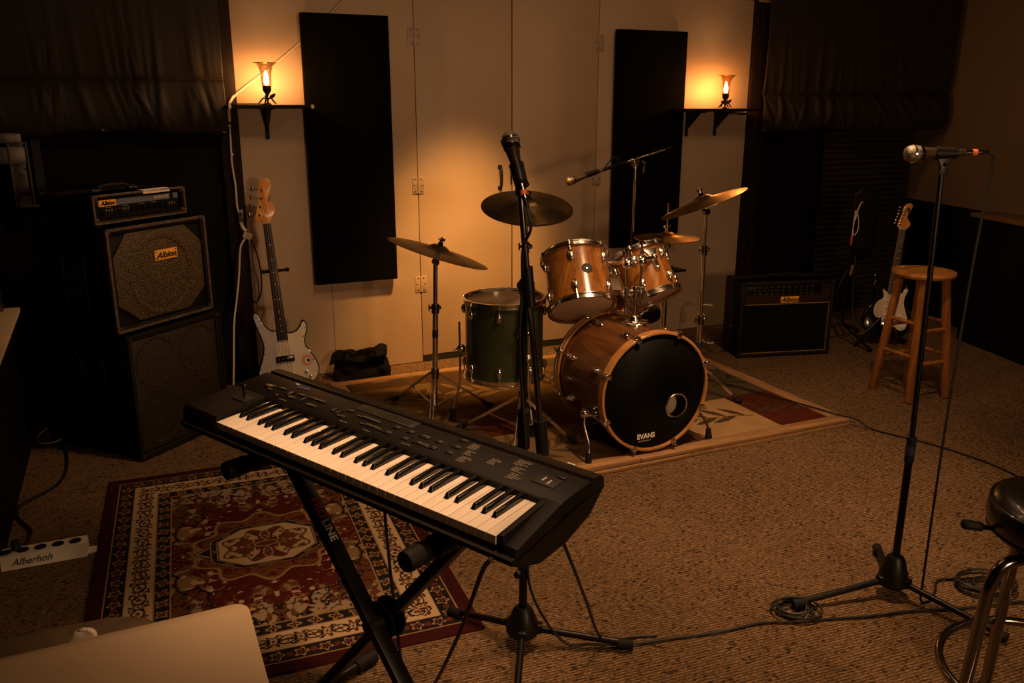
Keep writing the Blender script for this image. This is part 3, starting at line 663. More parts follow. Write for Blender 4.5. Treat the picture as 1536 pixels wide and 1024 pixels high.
def persian(u, v):
    C = np.empty(u.shape + (3,)); C[:] = red
    def put(mask, col): C[mask] = col
    au, av = np.abs(u), np.abs(v); dx, dy = RW/2 - au, RH/2 - av; d = np.minimum(dx, dy)
    side = dx < dy; s = np.where(side, v, u); wob = (fbm(u*22, v*22, 3) - .5)*.014; wob2 = (fbm(u*45+9, v*45, 7) - .5)
    put(d < .05, dred); put((d > .048) & (d < .0515), tan)
    def motif(a0, a1, per, bg, line, fill, kind, seed):
        m = (d >= a0) & (d < a1); put(m, bg); c = (a0+a1)/2; hw = (a1-a0)/2
        ss = (s/per) % 1.0 - .5; p = (s/per).astype(int)
        x = ss*per + wob*.5; y = d - c + wob*.5; r = np.hypot(x, y); th = np.arctan2(y, x)
        if kind == 0:
            rr = hw*.62*(1 + .30*np.cos(5*th + p*1.3)); put(m & (r < rr), line); put(m & (r < rr*.68), bg); put(m & (r < rr*.30), fill)
            put(m & (np.abs(np.abs(x) - per*.45) < per*.07) & (np.abs(y) < hw*.35), fill)
        elif kind == 1:
            q = y + hw*.62*np.sin(2*PI*s/per); put(m & (np.abs(q) < hw*.07), line)
            rr = hw*.54*(1 + .35*np.cos(6*th + p)); put(m & (r < rr), line); put(m & (r < rr*.78), fill*1.6); put(m & (r < rr*.48), bg); put(m & (r < rr*.2), line)
            x2 = ((s/per + .5) % 1.0 - .5)*per + wob; r2 = np.hypot(x2/1.4, y*1.0); put(m & (np.abs(r2 - hw*.42) < hw*.055), line); put(m & (r2 < hw*.16), brn)
        else:
            rr = hw*.7*(1 + .4*np.cos(4*th + p*.7)); put(m & (np.abs(r - rr*.8) < hw*.16), line); put(m & (r < hw*.25), fill)
        put((np.abs(d - a0) < .0022) | (np.abs(d - a1) < .0022), tan)
    motif(.0515, .112, .072, blk*1.2, tan*1.1, rst, 0, 1)
    motif(.112, .205, .083, cream, blk, brn, 1, 2)
    motif(.205, .258, .066, blk*1.3, tan, rst, 2, 3)
    f = d >= .26; put(f, red*.95)
    fu, fv = RW/2 - .26, RH/2 - .26
    n1 = fbm(au*9 + 3, av*9, 11); n2 = fbm(au*17, av*17 + 5, 13); n3 = fbm(au*34, av*34, 17); n4 = fbm(au*26 + 4, av*26, 23)
    # sprays of leaves all over the field
    k = n1 + .35*(n2 - .5)
    put(f & (k > .55) & (n2 > .42), brn); put(f & (k > .60) & (n2 > .50), olv); put(f & (k > .58) & (n2 > .57), tan*.8)
    put(f & (np.abs(n2 - .57) < .013) & (k > .45), tan*1.15); put(f & (np.abs(n4 - .60) < .012) & (k > .38), tan)
    put(f & (k < .42) & (np.abs(n4 - .5) < .018), brn); put(f & (n3 > .70) & (k > .40), cream*.9)
    # corner spandrels
    cu, cv = fu - au, fv - av
    sc = cu/.26 + cv/.40 + .16*np.sin(cu*55)*.5 + .12*np.sin(cv*42) + (n2-.5)*.35
    sp = f & (sc < 1.0); put(f & (sc < 1.07), blk); put(sp, cream*.6); put(sp & (n2 > .48), brn); put(sp & (n4 > .60), rst); put(sp & (np.abs(n3 - .5) < .045), blk); put(sp & (sc < .42), olv*.9); put(sp & (sc < .42) & (n3 > .52), tan)
    # cream lace along the short ends
    en = f & (cv < .10 + .035*np.sin(au*40) + (n2-.5)*.08); put(en, cream*.62); put(en & (n4 > .50), brn); put(en & (np.abs(n3 - .52) < .05), blk)
    # medallion
    a, c = np.abs(u) - 0, np.abs(v - 0); 
    o = np.maximum(np.maximum(a/.205, c/.165), (a/.205 + c/.165)/1.48)
    fl = (np.hypot(a/.235, c/.235) + .10*np.cos(10*np.arctan2(c, a)))
    put(f & (fl < 1.05) & (o >= 1) & (n3 > .42), brn*1.25); put(f & (np.abs(fl - 1.05) < .03) & (o > 1), tan)
    pend = f & (a > .19) & (a + c*1.2 < .265); put(pend, blk); put(pend & (np.abs(a + c*1.2 - .25) < .008), tan)
    put(o < 1.0, blk*1.1); put(np.abs(o - .97) < .012, tan*1.1); put(np.abs(o - .86) < .012, tan); put((np.abs(o - .915) < .03) & (n3 > .56), olv*1.4)
    put(o < .84, cream)
    inn = np.hypot(a/.165, c/.122) + .12*np.cos(8*np.arctan2(c, a)); im = inn < .92
    put(im, cream*.85); put(im & (n2 > .46), rst*.9); put(im & (n4 > .56), brn); put(im & (np.abs(n3 - .5) < .04), cream); put((np.abs(inn - .92) < .03), brn)
    put(np.hypot(a/.045, c/.022) < 1, cream*.8); put(np.hypot(a/.038, c/.017) < 1, rst)
    return C*.74
persian.edge = dred
M['persian'] = attr_mat('persian_rug_pile', .95, 500)
RA = R(-3.2)
t = thing('persian_rug', 'dark red patterned oriental rug with a cream medallion under the keyboard stand', 'rug', (.335, 3.015, 0), (0, 0, RA))
rug_mesh('pile', 430, 580, RW, RH, persian, .009, M['persian'], t)

# ------------------------------------------------------------------ desk, chair and cloth in the left foreground
t = thing('desk', 'tan desk top with a rounded corner in the left foreground', 'desk', (-.2, 1.0, 0))
x0, x1, y0, y1, z = -.585, .116, .62, 1.412, .75; rr = .028
pts = [(x0, y0)] + [(x1-.03+.03*math.sin(k*PI/12), y0+.03-.03*math.cos(k*PI/12)) for k in range(7)] + [(x1-rr+rr*math.cos(k*PI/16), y1-rr+rr*math.sin(k*PI/16)) for k in range(9)] + [(x0, y1-.012)]
b = MB(); b.prism(pts, .026, Matrix.Translation((0, 0, z-.026)), bev=.004); b.build('desk_top', 'laminate', t)
for x, y in ((x0+.05, y0+.06), (x1-.06, y0+.06), (x0+.05, y1-.07), (x1-.06, y1-.07)):
    b = MB(); b.box((x, y, (z-.026)/2), (.04, .04, z-.026), bev=.004); b.build('leg', 'blackpaint', t)
b = MB(); b.box(((x0+x1)/2, y1-.07, z-.065), (x1-x0-.14, .02, .07)); b.box(((x0+x1)/2, y0+.06, z-.065), (x1-x0-.14, .02, .07)); b.build('apron', 'blackpaint', t)
# brown upholstered chair behind the desk
t = thing('upholstered_stool', 'brown upholstered seat tucked behind the tan desk', 'seat', (-.31, 1.69, 0))
b = MB()
def pad(u, v):
    a = 2*PI*u; ph = (v - .5)*PI; cx, sx = math.cos(a), math.sin(a); p = lambda q, k: math.copysign(abs(q)**k, q)
    r = p(math.cos(ph), .45); return (.285*p(cx, .45)*r, .245*p(sx, .45)*r, .055*p(math.sin(ph), .6))
b.M = Matrix.Translation((0, 0, .445)); b.grid(pad, 64, 24); b.build('seat_cushion', 'brownfab', t, world=False, ang=80)
b = MB(); b.box((0, 0, .385), (.50, .42, .03), bev=.006); b.build('seat_board', 'blackpaint', t, world=False)
for x in (-.22, .22):
    for y in (-.18, .18): b = MB(); b.bar((x, y, .372), (x*1.04, y*1.04, .001), .034, .034, up=(1, 0, 0), bev=.004); b.build('leg', 'blackpaint', t, world=False)
def cl(u, v):
    a = 2*PI*u; h = math.sin(v*PI/2); w = .036*(1 - .72*v**1.8); t = .013*(1 - .55*v)
    return (-.192 + w*math.cos(a) + .014*v - .004*math.sin(v*7), 1.712 + t*math.sin(a) + .012*v + .003*math.sin(3*a), .496 + .082*h)
b = MB(); b.grid(cl, 32, 20); b.ball((-.1785, 1.724, .577), .0082, (1, .7, .6)); o = b.build('folded_cloth', 'greycloth', ang=80)
tag(o, 'pale cloth tip sticking up on the brown seat behind the desk edge', 'cloth')
# ------------------------------------------------------------------ riser frame and floral rug
RX0, RX1, RY0, RY1 = .96, 3.30, 3.045, 4.74
t = thing('drum_riser_frame', 'low pine batten frame edging the floral rug under the drums', 'frame', ((RX0+RX1)/2, (RY0+RY1)/2, 0))
def batten(x0, x1, y0, y1, z1, m, z0=0.): 
    b = MB(); b.box(((x0+x1)/2, (y0+y1)/2, (z0+z1)/2), (x1-x0, y1-y0, z1-z0), bev=.003); return b.build('batten', m, t)
bw = .075
batten(RX0, 2.02, RY0+.004, RY0+bw, .044, 'timber', .021); batten(2.023, RX1, RY0+.002, RY0+bw-.002, .041, 'timber', .021); batten(RX0+.004, 2.30, RY0-.004, RY0+bw-.01, .0185, 'timber'); batten(2.303, RX1-.003, RY0+.001, RY0+bw-.01, .0195, 'timber')
batten(RX0, RX1, RY1-.055, RY1, .040, 'timber'); batten(RX1-bw, RX1, RY0+bw, RY1-.056, .038, 'timbery'); batten(RX0, RX0+bw, RY0+bw+.001, RY1-.056, .038, 'timbery')
b = MB(); b.box(((RX0+RX1)/2, (RY0+RY1)/2 + .01, .0135), (RX1-RX0-2*bw-.004, RY1-RY0-bw-.075, .025)); b.build('plywood_deck', 'timber', t)
FW, FH = RX1-RX0-2*bw-.012, RY1-RY0-bw-.055-.012
def floral(u, v):
    C = np.empty(u.shape + (3,)); pal = np.array([(.36, .225, .105), (.115, .068, .030), (.11, .022, .010), (.115, .085, .042), (.25, .15, .065), (.10, .052, .025), (.52, .33, .15), (.19, .11, .045)])
    per = .47; gx = (u + FW/2)/per; gy = (v + FH/2)/per
    n1 = fbm(u*6, v*6, 41); n2 = fbm(u*22, v*22, 43)
    ix = np.floor(gx + (n1-.5)*.03).astype(int); iy = np.floor(gy + (n1-.5)*.03).astype(int)
    grid = np.array([[1, 4, 5, 6, 2, 2], [5, 2, 1, 3, 3, 0], [4, 1, 7, 2, 0, 3], [1, 5, 3, 7, 1, 4], [2, 7, 1, 5, 4, 0]])
    id_ = grid[np.clip(iy, 0, 4), np.clip(ix, 0, 5)]; C[:] = pal[id_]; C *= (.80 + .4*n1)[..., None]
    # a leafy spray on every patch
    leafc = np.array([(.105, .066, .028), (.26, .16, .07), (.09, .045, .018), (.055, .045, .024), (.10, .06, .025), (.22, .14, .06), (.09, .055, .022), (.08, .045, .02)])
    for a in range(5):
        for c in range(6):
            rnd = random.Random(a*17 + c*5); th = rnd.choice([.35, 2.7, -.5, 1.2, .2]); ox, oy = (c+.5)*per - FW/2, (a+.5)*per - FH/2
            m0 = (ix == c) & (iy == a); col = leafc[grid[a, c]]
            x = (u-ox)*math.cos(th) + (v-oy)*math.sin(th); y = -(u-ox)*math.sin(th) + (v-oy)*math.cos(th)
            cy = y - .035*np.sin(x*8 + a); st = m0 & (np.abs(cy) < .0045) & (np.abs(x) < .20); C[st] = col
            for k in range(7):
                bx = -.16 + k*.052; sg = 1 if k % 2 else -1; ang = sg*(.65 + .1*rnd.random()); ln = .062 + .028*rnd.random()
                px, py = x - bx, y - .035*math.sin(bx*8 + a)
                lx = px*math.cos(ang) + py*math.sin(ang); ly = -px*math.sin(ang) + py*math.cos(ang); tt = lx/ (2*ln)
                w = .021*np.sin(PI*np.clip(tt, 0, 1))**.8
                C[m0 & (np.abs(ly) < w) & (tt > 0) & (tt < 1)] = col
                C[m0 & (np.abs(ly) < .0018) & (tt > 0) & (tt < .9)] = col*1.5
    edge = np.minimum(np.abs(gx - np.round(gx)), np.abs(gy - np.round(gy)))
    C[edge < .010] *= .55
    C *= .62*(.85 + .3*n2)[..., None]; return C
floral.edge = np.array((.06, .04, .02))
M['floral'] = attr_mat('floral_rug_weave', .85, 420)
t = thing('floral_rug', 'brown and rust patchwork rug with leaf sprays under the drum kit', 'rug', ((RX0+RX1)/2, (RY0+bw+RY1-.055)/2, .0265))
rug_mesh('weave', 400, 300, FW, FH, floral, .006, M['floral'], t)
ZR = .034

# ------------------------------------------------------------------ drums
def lug_mesh(L, z0, z1, ang, Rs, rodtop):
    b = MB(); b.M = L @ Matrix.Rotation(ang, 4, 'Z')
    zc = (z0+z1)/2; b.ball((Rs+.009, 0, zc), 1, (.012, .014, (z1-z0)/2), seg=14); b.ball((Rs+.014, 0, zc), 1, (.010, .007, (z1-z0)/3.2), seg=10)
    a = z1 if rodtop > z1 else z0
    b.cyl((Rs+.011, 0, zc), (Rs+.011, 0, rodtop), .0032, seg=8); b.cyl((Rs+.011, 0, rodtop-.006), (Rs+.011, 0, rodtop+.010), .0055, seg=8)
    return b
def hoop(L, R_, z, up):
    b = MB(L); s = 1 if up else -1
    b.lathe([(R_+.001, z-s*.011), (R_+.012, z-s*.013), (R_+.012, z-s*.0095), (R_+.0035, z-s*.008), (R_+.0035, z+s*.008), (R_+.009, z+s*.010), (R_+.009, z+s*.0125), (R_+.001, z+s*.0125)], None, 64, closed=True)
    return b
def drum(name, label, base, ax, Rr, L, nl, shellm, topm, botm, xh=(1, 0, 0), lugl=.05, group=None, off=0.):
    z = V(ax).normalized(); root = thing(name, label, 'drum', base, group=group); F = frame(base, z, xh); Rs = Rr - .010
    b = MB(F); b.lathe([(Rs, .008), (Rs, L-.008), (Rs-.008, L-.004), (Rs-.008, .004)], None, 72, closed=True); b.build('shell', shellm, root)
    hoop(F, Rr-.006, L-.004, True).build('top_hoop', 'chrome', root); hoop(F, Rr-.006, .004, False).build('bottom_hoop', 'chrome', root)
    b = MB(F); b.lathe([(0, L-.006), (Rs-.006, L-.006), (Rs+.001, L-.010), (Rs+.001, L-.014)], None, 64); b.build('batter_head', topm, root)
    b = MB(F); b.lathe([(0, .006), (Rs-.006, .006), (Rs+.001, .010), (Rs+.001, .014)], None, 64); b.build('bottom_head', botm, root)
    for k in range(nl):
        a = off + k*2*PI/nl
        lug_mesh(F, L-.035-lugl, L-.035, a, Rs, L+.002).build('lug', 'chrome', root)
        lug_mesh(F, .035, .035+lugl, a, Rs, -.002).build('lug', 'chrome', root)
    return root, F, Rs
# floor tom
ft, F, Rs = drum('floor_tom', 'olive green floor tom on three chrome legs beside the bass drum', (1.66, 3.79, .285), (0, 0, 1), .206, .396, 8, 'greenwrap', 'clearskin', 'skin', off=.25)
for a, lab in ((R(158), 0), (R(-82), 0), (R(38), 0)):
    c, s = math.cos(a), math.sin(a); P = lambda r, z: (1.66 + r*c, 3.79 + r*s, z)
    b = MB(); b.tube([P(.226, .56), P(.226, .30), P(.232, .22), P(.262, .10), P(.266, .062)], .0058, smooth=4); lg = b.build('leg', 'chrome', ft)
    b = MB(); b.cyl(P(.268, ZR+.001), P(.2655, .095), .019, .013); b.build('rubber_foot', 'rubber', lg)
    b = MB(F); b.M = Matrix(); b.ball(P(.218, .42), .022, (1, 1, 1.1)); b.cyl(P(.215, .42), P(.252, .42), .008); b.bar(V(P(.252, .42)) + V((-s, c, 0))*.026, V(P(.252, .42)) - V((-s, c, 0))*.026, .008, .012, bev=.003); b.build('leg_bracket', 'chrome', ft)
# bass drum
BX, BY, BZ, BR, BL = 2.11, 3.08, .340, .286, .48
bd = thing('bass_drum', 'brown wooden bass drum with black front head and port hole', 'drum', (BX, BY + BL/2, ZR))
F = frame((BX, BY + BL, BZ), (0, -1, 0))          # local z runs from the batter side to the front
b = MB(F); b.lathe([(.268, .03), (.268, BL-.03), (.258, BL-.03), (.258, .03)], None, 96, closed=True); b.build('shell', 'basswood', bd)
def bhoop(z0, z1): 
    b = MB(F); b.lathe([(BR, z0+.002), (BR, z1-.002), (BR-.002, z1), (BR-.011, z1), (BR-.013, z1-.002), (BR-.013, z0+.002), (BR-.011, z0), (BR-.002, z0)], None, 96, closed=True); return b.build('hoop', 'hoopwood', bd)
h1 = bhoop(BL-.042, BL); h2 = bhoop(0, .042)
b = MB(F); b.lathe([(BR+.0005, .017), (BR+.0015, .017), (BR+.0015, .024), (BR+.0005, .024)], None, 96, closed=True); b.build('inlay', 'offwhite', h2)
hz = BL - .012
b = MB(F)
P_ = F.inverted() @ V((2.232, BY, .255)); px, py = P_.x, P_.y; pr = .055
# front head with a real port opening, meshed as a ring strip from hole to rim
t_ = bmesh.new(); n = 96; ra = []; rb = []
for k in range(n):
    a = 2*PI*k/n; ra.append(t_.verts.new((px + pr*math.cos(a), py + pr*math.sin(a), hz)))
    # ray from the hole centre to the rim
    d = V((math.cos(a), math.sin(a))); bq = px*d.x + py*d.y; cq = px*px + py*py - .272**2; s = -bq + math.sqrt(bq*bq - cq)
    rb.append(t_.verts.new((px + s*d.x, py + s*d.y, hz)))
for k in range(n): t_.faces.new((ra[k], ra[(k+1) % n], rb[(k+1) % n], rb[k]))
b._merge(t_); o = b.build('front_head', 'blackskin', bd); md = o.modifiers.new('t', 'SOLIDIFY'); md.thickness = .0015
fh = o
b = MB(F @ Matrix.Translation((px, py, hz+.001))); b.lathe([(pr-.004, -.003), (pr+.004, -.003), (pr+.006, .001), (pr+.003, .004), (pr-.003, .003)], None, 64, closed=True); b.build('port_ring', 'chrome', fh)
b = MB(F); b.lathe([(0, .016), (.272, .016), (.272, .012), (0, .012)], None, 64); b.build('batter_head', 'skin', bd)
b = MB(F); b.box((px-.03, py-.02, BL-.20), (.30, .20, .20), bev=.06, seg=4); b.build('damping_pillow', 'pick', bd)
lettering('head_lettering', 'EVANS', .034, wallframe((2.070, BY + .0105, .128)), 'whiteprint', fh, bold=.0009, sx=.95)
lettering('head_lettering', 'GENERA RESONANT', .0085, wallframe((2.063, BY + .0105, .106)), 'print_', fh, sx=.9)
for k in range(8):
    a = R(22.5 + 45*k); Lr = F @ Matrix.Rotation(a, 4, 'Z')
    for fz in (0, 1):
        s = -1 if fz else 1; z0 = BL if fz else 0
        b = MB(Lr); b.box((BR+.003, 0, z0 + s*.018), (.008, .026, .044), bev=.003); b.box((BR-.008, 0, z0 - s*.003), (.026, .024, .006), bev=.002)
        b.cyl((BR+.010, 0, z0 - s*.010), (BR+.006, 0, z0 + s*.115), .0035, seg=8); b.cyl((BR+.010, 0, z0 - s*.012), (BR+.010, 0, z0 + s*.006), .0065, seg=8)
        b.build('claw', 'chrome', bd)
        b = MB(Lr); b.ball((.272, 0, z0 + s*.125), 1, (.014, .015, .030), seg=14); b.ball((.279, 0, z0 + s*.118), 1, (.012, .009, .018), seg=10); b.build('lug', 'chrome', bd)
# spurs
for sx, foot in ((-1, (1.775, 3.105)), (1, (2.465, 3.135))):
    bx = BX + sx*.262; z = .232; y = 3.225
    b = MB(); b.cyl((bx - sx*.01, y, z), (bx + sx*.028, y, z), .024, .021); b.ball((bx + sx*.03, y, z), .020); b.cyl((bx+sx*.02, y-.03, z+.012), (bx+sx*.02, y+.03, z+.012), .008); sb = b.build('spur_bracket', 'chrome', bd)
    b = MB(); b.tube([(bx + sx*.028, y, z-.005), (bx + sx*.048, y-.03, .19), (foot[0] - sx*.012, foot[1] + .02, .12), (foot[0], foot[1], .075)], .0058, smooth=5); lg = b.build('spur', 'chrome', bd)
    b = MB(); b.cyl((foot[0], foot[1], ZR+.001), (foot[0]-sx*.003, foot[1]+.004, .088), .018, .011); b.build('rubber_foot', 'rubber', lg)
# tom mount on the shell
mx, my = 2.125, 3.315; mz = BZ + math.sqrt(.268**2 - (mx-BX)**2)
b = MB(); b.lathe([(.055, -.010), (.055, .006), (.046, .014), (.030, .018), (.026, .040), (.018, .044), (0, .044)], Matrix.Translation((mx, my, mz)), 32); b.cyl((mx+.015, my-.045, mz+.022), (mx+.03, my-.075, mz+.024), .009); mb = b.build('mount_base', 'chrome', bd)
b = MB(); b.cyl((mx, my, mz+.03), (mx, my, .80), .0115, seg=16); b.cyl((mx, my, .735), (mx, my, .79), .022); b.cyl((mx-.045, my+.005, .762), (mx+.035, my-.005, .762), .016); b.cyl((mx+.02, my-.04, .765), (mx+.02, my, .765), .007); b.build('mount_post', 'chrome', bd)
for rx, ry, z0, z1, zb in ((mx-.047, my+.005, .655, .965, .905), (mx+.020, my-.01, .70, 1.00, .915)):
    b = MB(); b.cyl((rx, ry, z0), (rx, ry, z1), .006, seg=12); b.cyl((rx, ry, z1-.012), (rx, ry, z1), .016); b.cyl((rx, ry, zb+.03), (rx, ry, zb+.048), .009)
    b.box((rx, ry, zb), (.038, .036, .050), bev=.008); b.ball((rx-.005, ry-.014, zb-.006), .023); b.cyl((rx, ry, .735), (rx, ry, .785), .014); b.build('holder_rod', 'chrome', bd)
# toms
a1 = V((.13, .58, .81)).normalized()
t1, F1, Rs1 = drum('rack_tom', 'amber wooden rack tom with a black round badge, left one above the bass drum', (1.95, 3.505, .655), a1, .167, .285, 6, 'tomwood', 'skin', 'clearskin', lugl=.060, group='amber rack toms', off=R(-62))
a2 = V((-.115, .53, .84)).normalized()
t2, F2, Rs2 = drum('rack_tom', 'smaller amber wooden rack tom, right one beneath the hi-hat', (2.302, 3.42, .695), a2, .140, .245, 6, 'tomwood', 'skin', 'clearskin', lugl=.055, group='amber rack toms', off=R(-75))
def badge(root, Fm, Rs, ang, z, r):
    L = Fm @ Matrix.Rotation(ang, 4, 'Z') @ Matrix.Translation((Rs, 0, z)) @ Matrix.Rotation(PI/2, 4, 'Y')
    b = MB(L); b.lathe([(0, .003), (r*.9, .0012), (r, -.002), (0, -.002)], None, 28); o = b.build('badge', 'ink', root)
    b = MB(L); b.lathe([(r*.14, .0026), (r*.14, .0036), (0, .0040)], None, 12); b.build('badge_vent', 'chrome', o)
badge(t1, F1, Rs1, R(-98), .145, .027); badge(t2, F2, Rs2, R(-38), .085, .020)
for root, Fm, Rs, ang, z, tgt in ((t1, F1, Rs1, R(-38), .20, (mx-.047, my+.005, .905)), (t2, F2, Rs2, R(-96), .165, (mx+.020, my-.01, .915))):
    L = Fm @ Matrix.Rotation(ang, 4, 'Z'); p = L @ V((Rs+.012, 0, z))
    b = MB(L); b.prism([(-.035, .045), (.035, .045), (.018, .010), (.011, -.055), (-.011, -.055), (-.018, .010)], .010, Matrix(((0, 0, 1, Rs-.001), (1, 0, 0, 0), (0, 1, 0, z), (0, 0, 0, 1))), bev=.003)
    b.ball((Rs+.012, 0, z), .019); b.ball((Rs+.008, 0, z-.055), .012); b.M = Matrix(); b.cyl(p, tgt, .010, seg=14); b.build('tom_bracket', 'chrome', root)
b = MB(); p = F2 @ V((-.03, -.05, -.001)); b.M = F2 @ Matrix.Translation((-.028, -.040, .005)); b.lathe([(0, 0), (.026, 0), (.026, .001), (0, .001)], None, 24); b.build('head_patch', 'ink', t2)

# snare drum with its stand, behind the toms
sn, F, Rs = drum('snare_drum', 'dark red snare drum on a stand, glimpsed between the two amber toms', (2.40, 3.99, .51), (0, -.05, 1), .182, .145, 8, 'redwrap', 'skin', 'skin', lugl=.035)
def tripod(root, x, y, zc, feet, zf=ZR, m='chrome', r=.0065, zs=None, double=True, flat=True):
    """legs from a collar, each with its brace and its rubber foot"""
    zs = zs if zs is not None else zf + .05
    for fx, fy in feet:
        d = V((fx-x, fy-y, 0)).normalized(); q = V((-d.y, d.x, 0)); top = V((x, y, zc)) + d*.016; ft_ = V((fx, fy, zf + .018))
        b = MB()
        for s in ((-1, 1) if double else (0,)): b.bar(top + q*.008*s, ft_ + q*.008*s, .003 if double else r*2, .011 if double else r*2)
        lg = b.build('leg', m, root)
        mid = top.lerp(ft_, .52); b = MB(); b.bar(mid, V((x, y, zs)) + d*.014, .010, .004); b.cyl(mid - q*.012, mid + q*.012, .004, seg=8); b.build('brace', m, lg)
        b = MB(); b.ball(ft_ + d*.004 - V((0, 0, .002)), .019, (1.15, 1.15, .80), seg=14); b.cyl(ft_ - d*.004, ft_.lerp(top, .14), .013, .010, seg=12); b.build('rubber_foot', 'rubber', lg)
st = thing('snare_stand', 'chrome snare stand under the red snare drum behind the toms', 'stand', (2.40, 3.985, ZR))
b = MB(); b.cyl((2.40, 3.985, ZR+.04), (2.40, 3.985, .47), .011); b.cyl((2.40, 3.985, .40), (2.40, 3.985, .45), .018); b.build('pole', 'chrome', st)
for k in range(3):
    a = R(90 + 120*k); c, s = math.cos(a), math.sin(a); b = MB(); b.tube([(2.40, 3.985, .465), (2.40+.12*c, 3.985+.12*s, .490), (2.40+.192*c, 3.985+.192*s, .497-.009*s), (2.40+.205*c, 3.985+.205*s, .525-.009*s)], .006, smooth=4); b.build('basket_arm', 'chrome', st)
tripod(st, 2.40, 3.985, .26, [(2.40+.26*math.cos(R(a)), 3.985+.26*math.sin(R(a))) for a in (-90, 30, 150)])

# ------------------------------------------------------------------ cymbals and stands
def cymbal(label, c, ax, Rr, m='brass', group='bronze cymbals', flip=False):
    z = V(ax).normalized(); root = thing('cymbal', label, 'cymbal', c, group=group); F = frame(c, z); s = -1 if flip else 1
    top = [(.006, .030*s), (.03, .028*s), (.048, .018*s), (.056, .011*s), (Rr*.55, .0015*s), (Rr*.85, -.007*s), (Rr, -.014*s)]
    bot = [(r, zz - .0016) for r, zz in reversed(top)]
    b = MB(F); b.lathe(top + bot, None, 96, closed=True); b.build('bronze_disc', m, root, ang=60)
    if Rr > .19 :
        b = MB(F)
        for k in range(14):
            q = Rr*(.34 + .045*k); zz = np.interp(q, [.056, Rr*.55, Rr*.85, Rr], [.011, .0015, -.007, -.014])
            b.torus(Matrix.Translation((0, 0, float(zz)*s - .0002)), q, .0004, 96, 4)
        b.build('lathe_grooves', m, root)
    return root, F
def topper(root, F, s=.032):
    b = MB(F); b.cyl((0, 0, -.05), (0, 0, s+.038), .004, seg=10); b.build('tilter_rod', 'chrome', root)
    b = MB(F); b.cyl((0, 0, s-.002), (0, 0, s+.012), .014, .012); b.build('felt_washer', 'felt', root)
    b = MB(F); b.cyl((0, 0, s+.014), (0, 0, s+.026), .009); b.box((0, 0, s+.026), (.038, .007, .014), bev=.003); b.build('wing_nut', 'darkchrome', root)
    b = MB(F); b.cyl((0, 0, -.022), (0, 0, .002), .020, .014); b.build('cup_washer', 'darkchrome', root)
def cymbal_stand(label, x, y, c, ax, zcol, feet, joints, tape=None, group='cymbal stands'):
    root = thing('cymbal_stand', label, 'cymbal stand', (x, y, ZR), group=group); z = V(ax).normalized(); F = frame(c, z)
    tip = F @ V((0, 0, -.055)); zt = tip.z - .005; px, py = tip.x, tip.y
    at = lambda zz: V((x + (px-x)*(zz-ZR)/(zt-ZR), y + (py-y)*(zz-ZR)/(zt-ZR), zz))
    zs = [ZR+.03] + joints + [zt]; rr = [.0145, .0115, .0085, .007]
    for k in range(len(zs)-1):
        b = MB(); b.cyl(at(zs[k]), at(zs[k+1]), rr[k], seg=16); b.build('tube', 'chrome', root)
    for k, zj in enumerate(joints):
        b = MB(); b.cyl(at(zj-.035), at(zj+.014), rr[k]+.006, seg=16); b.cyl(at(zj-.005)+V((-.03, 0, 0)), at(zj-.005)+V((.02, 0, 0)), .007); b.box(at(zj-.005)+V((-.034, 0, 0)), (.006, .012, .036), bev=.003); b.ball(at(zj-.006)+V((.016, -.012, 0)), .012); b.build('collar', 'darkchrome', root)
    b = MB(); b.cyl(at(zcol-.03), at(zcol+.025), .021, seg=16); b.build('leg_collar', 'darkchrome', root)
    b = MB(); b.ball(at(zt), .017); b.cyl(at(zt)+V((0, -.016, 0)), at(zt)+V((0, .016, 0)), .016); b.build('tilter', 'darkchrome', root)
    topper(root, F)
    tripod(root, x, y, zcol, feet)
    if tape: b = MB(); b.cyl(at(tape-.02), at(tape+.02), .0155); b.build('tape', 'bluetape', root)
    return root
cL = (1.392, 3.995, .905); aL = (.305, -.055, .95)
cymbal('large dark bronze cymbal tilted to the right, leftmost one left of the green floor tom', cL, aL, .262, 'brassdark')
cymbal_stand('chrome stand of the leftmost cymbal, with blue tape and tripod legs', 1.355, 4.01, cL, aL, .265, [(1.22, 4.285), (1.655, 3.985), (1.24, 3.74)], [.62], .475)
cC = (1.663, 3.53, 1.168); aC = (-.065, -.27, .96)
cymbal('dark bronze cymbal tilted toward the camera, behind the central microphone stand', cC, aC, .212, 'brassdark')
cymbal_stand('chrome cymbal stand standing behind the central microphone stand', 1.645, 3.545, cC, aC, .235, [(1.40, 3.74), (1.83, 3.36), (1.50, 3.30)], [.56, .98])
cR = (2.803, 3.745, 1.115); aR = (-.290, .215, .935)
cymbal('bright bronze cymbal tilted up to the right, highest one at the right of the kit', cR, aR, .238)
cymbal_stand('chrome stand of the right tilted cymbal, with blue tape and wide tripod legs', 2.829, 3.735, cR, aR, .21, [(2.93, 3.50), (3.05, 3.95), (2.62, 3.62)], [.47, .86], .31)
